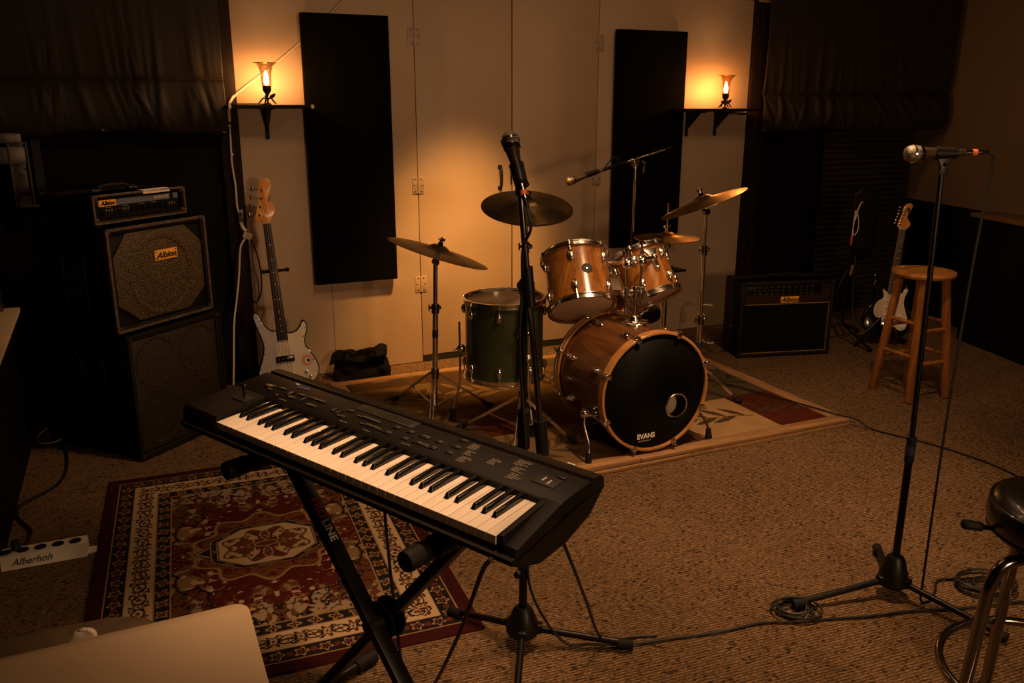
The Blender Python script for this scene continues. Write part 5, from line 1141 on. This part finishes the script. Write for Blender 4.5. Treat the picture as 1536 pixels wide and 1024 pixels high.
# ------------------------------------------------------------------ guitars
def closed_spline(P, n):
    P = [V((x, y, 0)) for x, y in P]; out = []; N_ = len(P)
    for i in range(N_):
        a, b, c, d = P[i-1], P[i], P[(i+1) % N_], P[(i+2) % N_]
        for k in range(n):
            t = k/n; q = .5*((2*b) + (c-a)*t + (2*a-5*b+4*c-d)*t*t + (3*b-a-3*c+d)*t**3); out.append((q.x, q.y))
    return out
def inset(P, d):
    out = []; N_ = len(P); area = sum(P[i][0]*P[(i+1) % N_][1] - P[(i+1) % N_][0]*P[i][1] for i in range(N_)); s = 1 if area > 0 else -1
    for i in range(N_):
        a, c = V((*P[i-1], 0)), V((*P[(i+1) % N_], 0)); t = (c-a).normalized(); out.append((P[i][0] - t.y*d*s, P[i][1] + t.x*d*s))
    return out
def guitar(name, label, base, top, face, body, head, nut, neck_end, frets_scale, posts, keys, bodym, headm, nstr, wn=.042, wb=.058):
    y = (V(top) - V(base)).normalized(); z = V(face); z = (z - y*z.dot(y)).normalized(); x = y.cross(z)
    m3 = Matrix((x, y, z)).transposed(); root = thing(name, label, 'guitar', base, m3.to_euler())
    P = closed_spline(body, 5)
    b = MB(); b.prism(P, .042, Matrix.Translation((0, 0, -.042)), bev=.006); b.build('body', bodym, root, world=False)
    b = MB(); b.prism([(-wb/2, neck_end-.002), (wb/2, neck_end-.002), (wn/2, nut), (-wn/2, nut)], .014, Matrix.Translation((0, 0, -.006)), bev=.004); b.build('neck', headm, root, world=False)
    b = MB(); b.prism([(-wb/2, neck_end), (wb/2, neck_end), (wn/2, nut), (-wn/2, nut)], .0055, Matrix.Translation((0, 0, .008)), bev=.001); fb = b.build('fretboard', 'rosewood', root, world=False)
    for k in range(1, 23):
        yy = nut - frets_scale*(1 - 2**(-k/12))
        if yy < neck_end + .004: break
        w = wn + (wb-wn)*(nut-yy)/(nut-neck_end); b = MB(); b.box((0, yy, .0139), (w-.002, .0014, .0014)); b.build('fret', 'darkchrome', fb, world=False)
    b = MB()
    for k in (3, 5, 7, 9, 12, 15, 17, 19, 21):
        yy = nut - frets_scale*(1 - (2**(-k/12) + 2**(-(k-1)/12))/2)
        if yy < neck_end + .004: break
        for s in ((-.011, .011) if k == 12 else (0,)): b.cyl((s, yy, .0132), (s, yy, .0140), .0032, seg=10)
    b.build('position_dots', 'pick', fb, world=False)
    b = MB(); b.box((0, nut+.002, .012), (wn, .004, .007)); b.build('nut', 'pick', root, world=False)
    b = MB(); b.prism(closed_spline(head, 4), .014, Matrix.Translation((0, 0, -.008)), bev=.002); hd = b.build('headstock', headm, root, world=False)
    for px, py in posts: b = MB(); b.lathe([(0, 0), (.0085, 0), (.0085, .002), (.0042, .004), (.0042, .014), (0, .014)], Matrix.Translation((px, py, .005)), 14); b.build('tuning_post', 'chrome', hd, world=False)
    for px, py, kx, ky in keys: b = MB(); b.cyl((px, py, -.006), (kx, ky, -.006), .0032, seg=8); b.ball((kx, ky, -.006), .0105, (1.25, .8, .45), Matrix.Rotation(math.atan2(ky-py, kx-px)+PI/2, 3, 'Z')); b.build('tuning_key', 'darkchrome', hd, world=False)
    br = nut - frets_scale
    b = MB(); n = nstr
    for k in range(n):
        u = (k/(n-1) - .5); b.cyl((u*(wb-.004), br, .019), (u*(wn-.008), nut+.003, .0158), .0011 if nstr == 4 else .0007, seg=5)
        q = posts[k]; b.cyl((u*(wn-.008), nut+.003, .0158), (q[0], q[1], .014), .0009 if nstr == 4 else .0006, seg=5)
    b.build('strings', 'darkchrome', root, world=False)
    b = MB(); b.box((0, br-.006, .008), (wb+.025, .045, .014), bev=.003); b.build('bridge', 'chrome', root, world=False)
    return root, m3
bb = [(-.128, .452), (-.143, .438), (-.145, .412), (-.130, .35), (-.114, .29), (-.111, .245), (-.125, .19), (-.150, .13), (-.158, .085), (-.14, .035), (-.09, .008), (0, 0), (.09, .004), (.15, .03), (.178, .075), (.175, .13), (.150, .18), (.124, .235), (.124, .275), (.138, .31), (.143, .345), (.132, .374), (.113, .372), (.098, .345), (.072, .322), (.034, .318), (-.034, .336), (-.060, .345), (-.085, .375), (-.102, .41), (-.114, .445)]
bh = [(-.022, .925), (-.024, .934), (-.057, .957), (-.050, .986), (-.030, 1.04), (-.021, 1.079), (-.017, 1.137), (.001, 1.166), (.027, 1.173), (.050, 1.155), (.052, 1.131), (.037, 1.096), (.034, 1.056), (.052, 1.009), (.052, .990), (.030, .957), (.021, .934), (.021, .925)]
base, top, face = V((.715, 4.66, .065)), V((.672, 4.845, 1.215)), V((-.10, -1, .12))
bg, m3 = guitar('bass_guitar', 'bass guitar with pale pickguard and amber headstock leaning on its stand by the white wall', base, top, face, bb, bh, .928, .278, .864,
    [(-.030, .978), (-.020, 1.022), (-.010, 1.068), (-.002, 1.112)], [(-.045, .978, -.085, .985), (-.032, 1.022, -.070, 1.030), (-.022, 1.068, -.062, 1.077), (-.012, 1.112, -.052, 1.122)], 'guitarblack', 'maplehead', 4)
Pb = inset(closed_spline(bb, 5), .007)
lilac_ = [(x, y) for x, y in Pb if x < -.038 and y > .03]
b = MB(); i0 = [p for p in Pb if p[0] < -.040 and p[1] > .02]
k0 = max(range(len(i0)), key=lambda q: (V((*i0[q], 0)) - V((*i0[q-1], 0))).length); i0 = i0[k0:] + i0[:k0]; i0 += [(-.0385, i0[-1][1]), (-.0385, i0[0][1])]
b.prism(i0, .0022, Matrix.Translation((0, 0, .0002))); b.build('pickguard_plate', 'lilac', bg, world=False)
i1 = [p for p in Pb if p[0] > -.036 and p[1] > .012]; k0 = max(range(len(i1)), key=lambda q: (V((*i1[q], 0)) - V((*i1[q-1], 0))).length); i1 = i1[k0:] + i1[:k0]; i1 += [(-.038, i1[-1][1]), (-.038, i1[0][1])] if i1[-1][1] > i1[0][1] else [(-.038, i1[-1][1]), (-.038, i1[0][1])]
b = MB(); b.prism(i1, .0026, Matrix.Translation((0, 0, .0002))); pg = b.build('pickguard', 'pick', bg, world=False)
b = MB()
for i in range(0, len(Pb), 7):
    x, y = Pb[i]; b.cyl((x*.95, y*.985 + .004, .002), (x*.95, y*.985 + .004, .0045), .0032, seg=8)
b.build('screws', 'darkchrome', pg, world=False)
b = MB(); b.box((.0, .172, .008), (.100, .036, .014), bev=.003); pk = b.build('pickup', 'ebony', bg, world=False)
b = MB(); [b.cyl((x, .172, .014), (x, .172, .0165), .004, seg=10) for x in (-.036, -.014, .014, .036)]; b.build('pole_pieces', 'chrome', pk, world=False)
b = MB(); b.cyl((.118, .148, .0025), (.118, .148, .0034), .032, seg=32); sk = b.build('sticker', 'sticker', bg, world=False)
b = MB(); b.cyl((.122, .146, .003), (.122, .146, .0042), .017, seg=24); b.build('sticker_ring', 'whiteprint', sk, world=False)
b = MB(); b.cyl((.124, .146, .004), (.124, .146, .0050), .010, seg=24); b.build('sticker_dot', 'ink', sk, world=False)
for x, y in ((.105, .085), (.125, .055)): b = MB(); b.lathe([(0, 0), (.009, 0), (.008, .015), (0, .016)], Matrix.Translation((x, y, .003)), 16); b.build('knob', 'chrome', bg, world=False)
lettering('headstock_lettering', 'bass', .020, Matrix.Translation((.028, 1.06, .0065)) @ Matrix.Rotation(R(78), 4, 'Z'), 'darkwood', bg, world=False, shear=.3)
def guitar_stand(label, base, m3, ny, wy, zc=.07):
    b0 = V(base); X, Y, Z = m3.col[0], m3.col[1], m3.col[2]; bk = V((-Z.x, -Z.y, 0)).normalized(); sd = V((X.x, X.y, 0)).normalized()
    hub = V((b0.x, b0.y, 0)) + bk*.12; root = thing('guitar_stand', label, 'guitar stand', hub)
    yo = b0 + Y*ny - Z*.035
    b = MB(); b.cyl(hub + V((0, 0, .16)), yo, .009); b.build('pole', 'blackpaint', root)
    b = MB(); b.cyl(yo - X*.052, yo + X*.078, .0085); 
    for s in (-.050, .052): b.cyl(yo + X*s, yo + X*s + Z*.062, .0075); 
    b.ball(yo - X*.052, .012); b.ball(yo + X*.078, .012); b.build('neck_yoke', 'rubber', root)
    b = MB(); b.cyl(hub + V((0, 0, .12)), hub + V((0, 0, .20)), .018); b.build('hub', 'black', root)
    for a in (-.9, .9, PI):
        d = (-bk)*math.cos(a) + sd*math.sin(a); b = MB(); b.cyl(hub + V((0, 0, .17)), hub + d*.25 + V((0, 0, .016)), .008); lg = b.build('leg', 'blackpaint', root)
        b = MB(); b.ball(hub + d*.25 + V((0, 0, .0155)), .015); b.build('rubber_foot', 'rubber', lg)
    for s in (-1, 1):
        p0 = hub + V((0, 0, .14)); p1 = b0 + X*(.075*s) - Z*.055 - Y*.006; p2 = p1 + Z*.075
        b = MB(); b.cyl(p0, p1, .007); b.cyl(p1, p2, .009); b.ball(p2 + Y*.008, .011); b.build('cradle_arm', 'rubber', root)
    return root
guitar_stand('black guitar stand holding the bass guitar, its neck yoke showing behind the neck', base, m3, .665, .13)
# guitar at the right
gb = [(-.118, .418), (-.132, .400), (-.128, .365), (-.112, .310), (-.108, .255), (-.120, .205), (-.150, .150), (-.163, .100), (-.150, .045), (-.105, .010), (-.03, .0), (.06, .002), (.125, .022), (.160, .070), (.162, .125), (.140, .180), (.115, .235), (.112, .275), (.122, .315), (.126, .350), (.112, .372), (.092, .362), (.075, .325), (.045, .305), (0, .305), (-.040, .312), (-.070, .335), (-.088, .375), (-.102, .408)]
gh = [(-.021, .738), (-.022, .748), (-.036, .765), (-.030, .800), (-.018, .850), (-.013, .895), (.004, .922), (.030, .928), (.044, .912), (.036, .880), (.022, .850), (.024, .820), (.044, .795), (.046, .775), (.030, .752), (.021, .748), (.021, .738)]
base2, top2, face2 = V((4.665, 4.10, .075)), V((4.915, 4.265, 1.03)), V((-.52, -.85, .1))
sg, m3b = guitar('electric_guitar', 'black electric guitar with white pickguard and maple headstock behind the wooden stool', base2, top2, face2, gb, gh, .742, .290, .648,
    [(-.022, .775), (-.018, .798), (-.013, .821), (-.008, .844), (-.003, .867), (.002, .890)], [(-.03, .775+.023*k, -.052+.004*k, .780+.023*k) for k in range(6)], 'guitarblack', 'maplehead', 6, .041, .054)
pgo = closed_spline([(-.060, .318), (-.048, .262), (-.085, .225), (-.100, .175), (-.085, .125), (-.035, .115), (.03, .105), (.075, .055), (.120, .062), (.135, .120), (.112, .185), (.092, .235), (.092, .285), (.104, .330), (.090, .345), (.070, .310), (.03, .296), (-.03, .300)], 4)
b = MB(); b.prism(pgo, .0026, Matrix.Translation((0, 0, .0002))); b.build('pickguard', 'pickw', sg, world=False)
for y in (.145, .195, .245): b = MB(); b.box((0, y, .006), (.074, .016, .009), rot=(0, 0, .15 if y < .15 else 0), bev=.005); b.build('pickup', 'pick', sg, world=False)
for x, y in ((.075, .150), (.090, .115), (.100, .080)): b = MB(); b.lathe([(0, 0), (.011, 0), (.009, .012), (0, .013)], Matrix.Translation((x, y, .003)), 16); b.build('knob', 'whiteprint', sg, world=False)
b = MB(); b.lathe([(.006, 0), (.010, .004), (.004, .006), (0, .006)], Matrix.Translation((.020, .880, .0065)) @ Matrix.Diagonal((1, 1.6, 1, 1)), 16); b.build('headstock_emblem', 'ink', sg, world=False)
b = MB(); b.tube([(.02, .10, .02), (.04, .06, .045), (.07, .03, .03)], .003, smooth=5); b.build('tremolo_arm', 'chrome', sg, world=False)
guitar_stand('black guitar stand under the black electric guitar behind the wooden stool', base2, m3b, .50, .13)

# stand with hanging bag and cables beside it
hx, hy = 4.50, 4.33
t = thing('cable_rack', 'dark stand at the right hung with a black bag and loose cables', 'rack', (hx, hy, 0))
b = MB(); b.cyl((hx, hy, .12), (hx, hy, 1.03), .011); b.tube([(hx, hy, 1.02), (hx+.05, hy-.02, 1.06), (hx+.11, hy-.04, 1.05), (hx+.13, hy-.05, 1.02)], .009, smooth=4); b.build('pole', 'blackpaint', t)
for a in (.4, 2.5, 4.6): b = MB(); b.cyl((hx, hy, .13), (hx+.30*math.cos(a), hy+.30*math.sin(a), .02), .010); lg = b.build('leg', 'blackpaint', t); b = MB(); b.ball((hx+.30*math.cos(a), hy+.30*math.sin(a), .0185), .018); b.build('rubber_foot', 'rubber', lg)
t = thing('gig_bag', 'limp black bag hanging from the dark stand left of the electric guitar', 'bag', (hx+.06, hy-.02, .55))
b = MB()
def bagf(u, v):
    a = 2*PI*u; h = v; w = .10*(math.sin(PI*min(1, h*.97+.03))**.35)*(1 + .18*math.sin(h*9) + .10*math.sin(a*3 + h*7)); return (hx + .075 + w*math.cos(a)*1.0 + .03*h, hy - .03 + .5*w*math.sin(a), .58 + .42*h)
b.grid(bagf, 40, 40); b.build('pouch', 'bag', t, ang=80)
b = MB(); b.tube([(hx+.03, hy-.05, .95), (hx+.05, hy-.06, 1.045), (hx+.11, hy-.06, 1.05), (hx+.13, hy-.05, .96)], .008, smooth=6); b.build('strap', 'bag', t)
def cab(label, pts, m, r=.004, grp='loose cables at the dark stand'):
    b = MB(); b.tube(pts, r, seg=7, smooth=8); return tag(b.build('hanging_cable', m), label, 'cable', grp)
cab('pale looped cable with a red tip hanging high on the dark stand', [(4.475, 4.26, .955), (4.440, 4.25, .90), (4.425, 4.25, .82), (4.440, 4.25, .765), (4.470, 4.25, .80), (4.465, 4.25, .87), (4.435, 4.25, .93), (4.425, 4.25, .84), (4.423, 4.25, .745)], 'whitecable', .003)
o = cab('yellow cable end hanging above the looped pale cable on the dark stand', [(4.50, 4.26, .985), (4.475, 4.255, .975), (4.45, 4.25, .93), (4.437, 4.25, .87)], 'yellowcable')
b = MB(); b.cyl((4.423, 4.25, .750), (4.420, 4.25, .700), .009, .006); tag(b.build('red_plug', 'redplug'), 'small red plug at the end of the pale hanging cable', 'plug')
b = MB(); b.cyl((4.46, 4.25, .56), (4.445, 4.25, .49), .010, .007); tag(b.build('brass_plug', 'gold'), 'brass plug hanging halfway down the dark stand', 'plug')
cab('long pale cable hanging straight down beside the dark stand', [(4.475, 4.25, .62), (4.480, 4.25, .45), (4.490, 4.24, .25), (4.50, 4.22, .14), (4.54, 4.20, .10)], 'steel', .0040)
cab('thin dark cable bowing left of the dark stand', [(4.44, 4.28, .52), (4.37, 4.27, .40), (4.36, 4.26, .25), (4.42, 4.25, .12), (4.52, 4.22, .03)], 'steel', .003)
cab('thin grey cable curving over the ribbed shutter left of the guitar neck', [(4.70, 4.35, .86), (4.66, 4.33, .80), (4.64, 4.33, .70), (4.68, 4.33, .58), (4.74, 4.33, .46)], 'steel', .003)
cab('curved grey cable hooked beside the guitar body', [(4.62, 4.20, .42), (4.64, 4.20, .45), (4.67, 4.20, .40), (4.66, 4.19, .30), (4.70, 4.18, .24), (4.76, 4.15, .22)], 'steel', .003)
cab('short pale cable lying across the foot of the dark stand', [(4.50, 4.15, .09), (4.55, 4.14, .12), (4.62, 4.14, .17), (4.66, 4.14, .20)], 'steel', .004)
cab('thin cable curling at the right of the wooden stool top', [(4.93, 4.30, .40), (4.96, 4.29, .44), (5.0, 4.28, .42), (5.02, 4.27, .35), (5.0, 4.25, .20), (4.98, 4.22, .02)], 'steel', .003)

# ------------------------------------------------------------------ guitar amplifier
AA = math.atan2(-.161, .626)
W, D, H = .648, .265, .508
ga = thing('guitar_amplifier', 'wide black guitar amplifier with amber name plate and dark red panel at right', 'amplifier', (3.547, 4.268, 0), (0, 0, AA))
b = MB(); th = .022; rec = .02
b.box((W/2, D/2+rec/2, H/2+.006), (W, D-rec, H-.012), bev=.006)
for x in (th/2, W-th/2): b.box((x, D/4, H/2+.006), (th, D/2, H-.012), bev=.006)
b.box((W/2, D/4, H-th/2), (W, D/2, th), bev=.006); b.box((W/2, D/4, .006+th/2), (W, D/2, th), bev=.006); b.build('cabinet', 'tolex', ga, world=False)
b = MB(); b.box((W/2, .014, .195), (W-.05, .014, .33)); b.build('grille_cloth', 'cloth', ga, world=False)
b = MB(); b.box((W/2, .015, .42), (W-.05, .014, .122)); cp = b.build('control_panel', 'redpanel', ga, world=False)
b = MB(); b.box((W/2-.03, .006, .450), (W-.13, .006, .058), bev=.002); b.build('knob_plate', 'ebony', cp, world=False)
b = MB(); b.box((W/2, .006, .358), (W-.05, .006, .0055)); b.box((W/2, .006, .032), (W-.05, .006, .0055)); b.box((W-.030, .006, .195), (.0045, .006, .325)); b.build('gold_piping', 'gold', ga, world=False)
for k in range(11):
    x = .075 + k*.0405; b = MB(); b.lathe([(0, 0), (.0105, 0), (.0095, .012), (0, .013)], frame((x, .003, .447), (0, -1, 0)), 14); o = b.build('knob', 'ebony', ga, world=False)
    b = MB(); b.box((x, -.0100, .452), (.0018, .0012, .008)); b.build('pointer', 'listprint', o, world=False)
b = MB()
for k in range(11): x = .085 + k*.0405; b.box((x, .0026, .470), (.007, .001, .0045)); b.box((x, .0026, .427), (.008, .001, .0045))
b.build('panel_print', 'listprint', cp, world=False)
b = MB(); b.box((.335, .002, .386), (.128, .006, .040), bev=.002); npl = b.build('name_plate', 'plate', ga, world=False)
albion('plate_lettering', npl, Matrix(((1, 0, 0, .335), (0, 0, -1, -.0012), (0, 1, 0, .386), (0, 0, 0, 1))), .040)
b = MB(); b.tube([(.20, .13, H-.004), (.215, .13, H+.016), (.26, .13, H+.022), (.40, .13, H+.022), (.445, .13, H+.016), (.46, .13, H-.004)], .008, smooth=5); b.build('strap_handle', 'rubber', ga, world=False)
b = MB(); y, zc, w, h = .15, .30, .085, .15
for dy, dz, sy, sz in ((0, h/2, w+.02, .012), (0, -h/2, w+.02, .012), (-w/2, 0, .012, h), (w/2, 0, .012, h), (0, -.015, w, .014)): b.box((-.003, y+dy, zc+dz), (.006, sy, sz), bev=.002)
fr_ = b.build('side_handle', 'tolex', ga, world=False); b = MB(); b.box((-.0006, y, zc), (.003, w-.01, h-.01)); b.build('recess', 'ink', fr_, world=False)
b = MB(); b.box((-.002, .13, .195), (.003, .045, .022)); b.build('side_badge', 'corner', ga, world=False)
for x in (.012, W-.012):
    for z in (.016, H-.012):
        b = MB(); b.box((x, .012, z), (.030, .030, .030), bev=.010); b.build('corner', 'tolex', ga, world=False)
b = MB()
for x in (.06, W-.06):
    for y in (.05, D-.05): b.cyl((x, y, 0), (x, y, .012), .018)
b.build('rubber_feet', 'rubber', ga, world=False)
o = cab('white power cable coiled behind the left side of the guitar amplifier', [(3.62, 4.66, .27), (3.56, 4.69, .27), (3.525, 4.69, .20), (3.545, 4.67, .15), (3.56, 4.66, .19), (3.535, 4.66, .22), (3.515, 4.66, .12), (3.535, 4.64, .04), (3.58, 4.62, .012), (3.62, 4.62, .012)], 'whitecable', .006, None)
o = cab('thin grey cable looping on the carpet left of the guitar amplifier', [(3.56, 4.62, .10), (3.50, 4.55, .05), (3.49, 4.48, .006), (3.53, 4.44, .006), (3.62, 4.45, .006)], 'steel', .0035, None)

# ------------------------------------------------------------------ wooden stool
sx, sy, sz = 4.0, 3.30, .725
ws = thing('wooden_stool', 'round-topped wooden bar stool standing in front of the electric guitar', 'stool', (sx, sy, 0))
b = MB(); b.lathe([(0, sz-.034), (.150, sz-.034), (.163, sz-.028), (.168, sz-.016), (.164, sz-.004), (.150, sz), (.09, sz-.002), (0, sz-.003)], Matrix.Translation((sx, sy, 0)), 56); b.build('seat', 'seatwood', ws)
ft4 = [V((3.872, 3.445, 0)), V((3.862, 3.172, 0)), V((4.126, 3.155, 0)), V((4.136, 3.435, 0))]; cen = V((sx, sy, 0)); tp = [cen + (f-cen).normalized()*.115 + V((0, 0, sz-.030)) for f in ft4]
for f, t_ in zip(ft4, tp):
    b = MB(); dd = (f - cen).normalized(); b.bar(f + V((0, 0, .003)), t_, .036, .036, up=dd.cross(V((0, 0, 1))) if False else V((1, 0, 0)), bev=.005); b.build('leg', 'stoolwood', ws)
for i in range(4):
    j = (i+1) % 4
    for z in ((.40, .215) if i % 2 else (.44, .255)):
        q = lambda f, t_: f.lerp(t_, z/(sz-.03)); b = MB(); b.cyl(q(ft4[i], tp[i]), q(ft4[j], tp[j]), .0115, seg=14); b.build('rung', 'stoolwood', ws)

# ------------------------------------------------------------------ black padded stool in the right foreground
px_, py_, pz = 1.952, 1.10, .715
ps = thing('padded_stool', 'round black padded stool with bent chrome legs at the right frame edge', 'stool', (px_, py_, 0))
b = MB(); b.lathe([(0, pz-.115), (.150, pz-.115), (.170, pz-.105), (.187, pz-.080), (.191, pz-.055), (.185, pz-.028), (.176, pz-.016), (.15, pz-.006), (.08, pz), (0, pz+.002)], Matrix.Translation((px_, py_, 0)), 64); b.build('cushion', 'vinyl', ps)
b = MB(); b.torus(Matrix.Translation((px_, py_, pz-.024)), .1835, .0035, 64, 8); b.torus(Matrix.Translation((px_, py_, pz-.088)), .1835, .0035, 64, 8); b.build('piping', 'vinyl', ps)
b = MB(); b.cyl((px_, py_, pz-.150), (px_, py_, pz-.113), .10, .12, 32); b.build('swivel_plate', 'blackpaint', ps)
for a in (166, 284, 354, 64):
    a = R(a); c, s = math.cos(a), math.sin(a); P = lambda r, z: (px_ + r*c, py_ + r*s, z)
    b = MB(); b.tube([P(.04, pz-.14), P(.12, pz-.138), P(.180, pz-.150), P(.206, pz-.195), P(.215, pz-.26), P(.230, .25), P(.245, .016)], .0145, seg=14, smooth=6); lg = b.build('leg', 'darkchrome', ps)
    b = MB(); b.cyl(P(.2455, .001), P(.2445, .03), .018); b.build('rubber_foot', 'rubber', lg)
b = MB(); b.torus(Matrix.Translation((px_, py_, .235)), .243, .0115, 72, 12); b.build('foot_ring', 'darkchrome', ps)
b = MB(); q = V((px_-.155, py_+.098, pz-.085)); d = V((-.86, .50, .12)).normalized(); b.cyl(q, q + d*.030, .006); b.cyl(q + d*.026, q + d*.062, .011, .0125); b.ball(q + d*.062, .0125); b.build('height_lever', 'rubber', ps)

# ------------------------------------------------------------------ bag by the wall
t = thing('nylon_bag', 'crumpled black nylon bag on the carpet against the white wall', 'bag', (1.19, 4.90, 0), (0, 0, R(-16)))
b = MB()
def bg_(u, v):
    a = 2*PI*u; h = v; c, s = math.cos(a), math.sin(a); p = lambda q, k: math.copysign(abs(q)**k, q)
    w = 1 - .16*h + .04*math.sin(a*3 + h*5); d = (1 - .62*h)*(1 + .12*math.sin(a*2 + 1))
    z = .155*h + .012*math.sin(c*5 + 1)*h + .010*math.sin(c*11)*h + .018*c*h; x = .178*p(c, .45)*w; y = .085*p(s, .45)*d
    k = .006*math.sin(x*60 + z*45) + .005*math.sin(x*25 - z*80)
    return (x + k*.4, y + k, z + .002)
b.grid(bg_, 72, 26)
t_ = bmesh.new(); b.build('pouch', 'bag', t, world=False, ang=75)
def flap(u, v):
    x = -.165 + .325*u; y = .035 - .105*v; z = .170 + .018*(u*2-1) + .012*math.sin(u*9) - .042*v*v + .006*math.sin(u*23 + v*4); return (x - .02*v*(1-u), y, z)
b = MB(); b.grid(flap, 40, 14); o = b.build('flap', 'bag', t, world=False, ang=75); md = o.modifiers.new('thickness', 'SOLIDIFY'); md.thickness = .004
b = MB(); b.tube([(-.10, -.072, .145), (-.085, -.084, .185), (-.06, -.08, .178), (-.04, -.078, .15)], .007, smooth=5); b.tube([(.05, -.07, .158), (.065, -.082, .19), (.085, -.082, .182), (.095, -.076, .155)], .006, smooth=5); b.build('strap', 'bag', t, world=False)

# ------------------------------------------------------------------ light
def spot(name, loc, aim, e, col, size, blend, r):
    l = bpy.data.lights.new(name, 'SPOT'); l.energy = e; l.color = col; l.spot_size = R(size); l.spot_blend = blend; l.shadow_soft_size = r
    o = bpy.data.objects.new(name, l); COL.objects.link(o); o.location = loc; o.rotation_euler = (V(aim) - V(loc)).to_track_quat('-Z', 'Y').to_euler(); return o
def area(name, loc, aim, e, col, sx, sy):
    l = bpy.data.lights.new(name, 'AREA'); l.energy = e; l.color = col; l.shape = 'RECTANGLE'; l.size = sx; l.size_y = sy
    o = bpy.data.objects.new(name, l); COL.objects.link(o); o.location = loc; o.rotation_euler = (V(aim) - V(loc)).to_track_quat('-Z', 'Y').to_euler(); return o
WARM = (1, .56, .28); AMB = (1, .46, .12)
spot('ceiling_spot_lamp', (2.15, 2.05, 2.82), (2.05, 2.65, 0), 265, WARM, 76, 1., .12)
spot('added_keyboard_fill', (.85, 1.55, 2.85), (.48, 1.78, .85), 200, WARM, 40, 1., .10)  # fill light added to brighten the keys, no known fixture
spot('ceiling_stage_lamp', (1.95, 3.75, 2.85), (1.90, 5.0, .08), 680, AMB, 40, 1., .10)
spot('added_left_fill', (1.35, 2.75, 2.85), (.15, 4.35, .75), 85, WARM, 52, 1., .08)  # added fill to lift the bass stack and bass guitar
spot('added_right_fill', (2.9, 2.3, 2.85), (4.15, 3.6, .55), 85, WARM, 50, 1., .08)  # added fill to lift the stool, guitar and amplifier at right
area('added_chrome_strip', (1.2, 3.0, 2.87), (1.4, 3.4, 0), 7, WARM, 1.3, .06)  # invented strip, gives the chrome something bright to reflect
area('added_chrome_strip', (2.9, 3.0, 2.87), (2.7, 3.4, 0), 7, WARM, 1.3, .06)  # second invented strip for highlights on the chrome
area('added_front_fill', (1.75, -.9, 1.5), (1.6, 4.2, .8), 34, WARM, .35, .35)  # unseen fill added behind the camera to brighten upright faces and tom undersides
w = bpy.data.worlds.new('world'); SC.world = w; w.use_nodes = True
w.node_tree.nodes['Background'].inputs[0].default_value = (1, .62, .34, 1); w.node_tree.nodes['Background'].inputs[1].default_value = .002
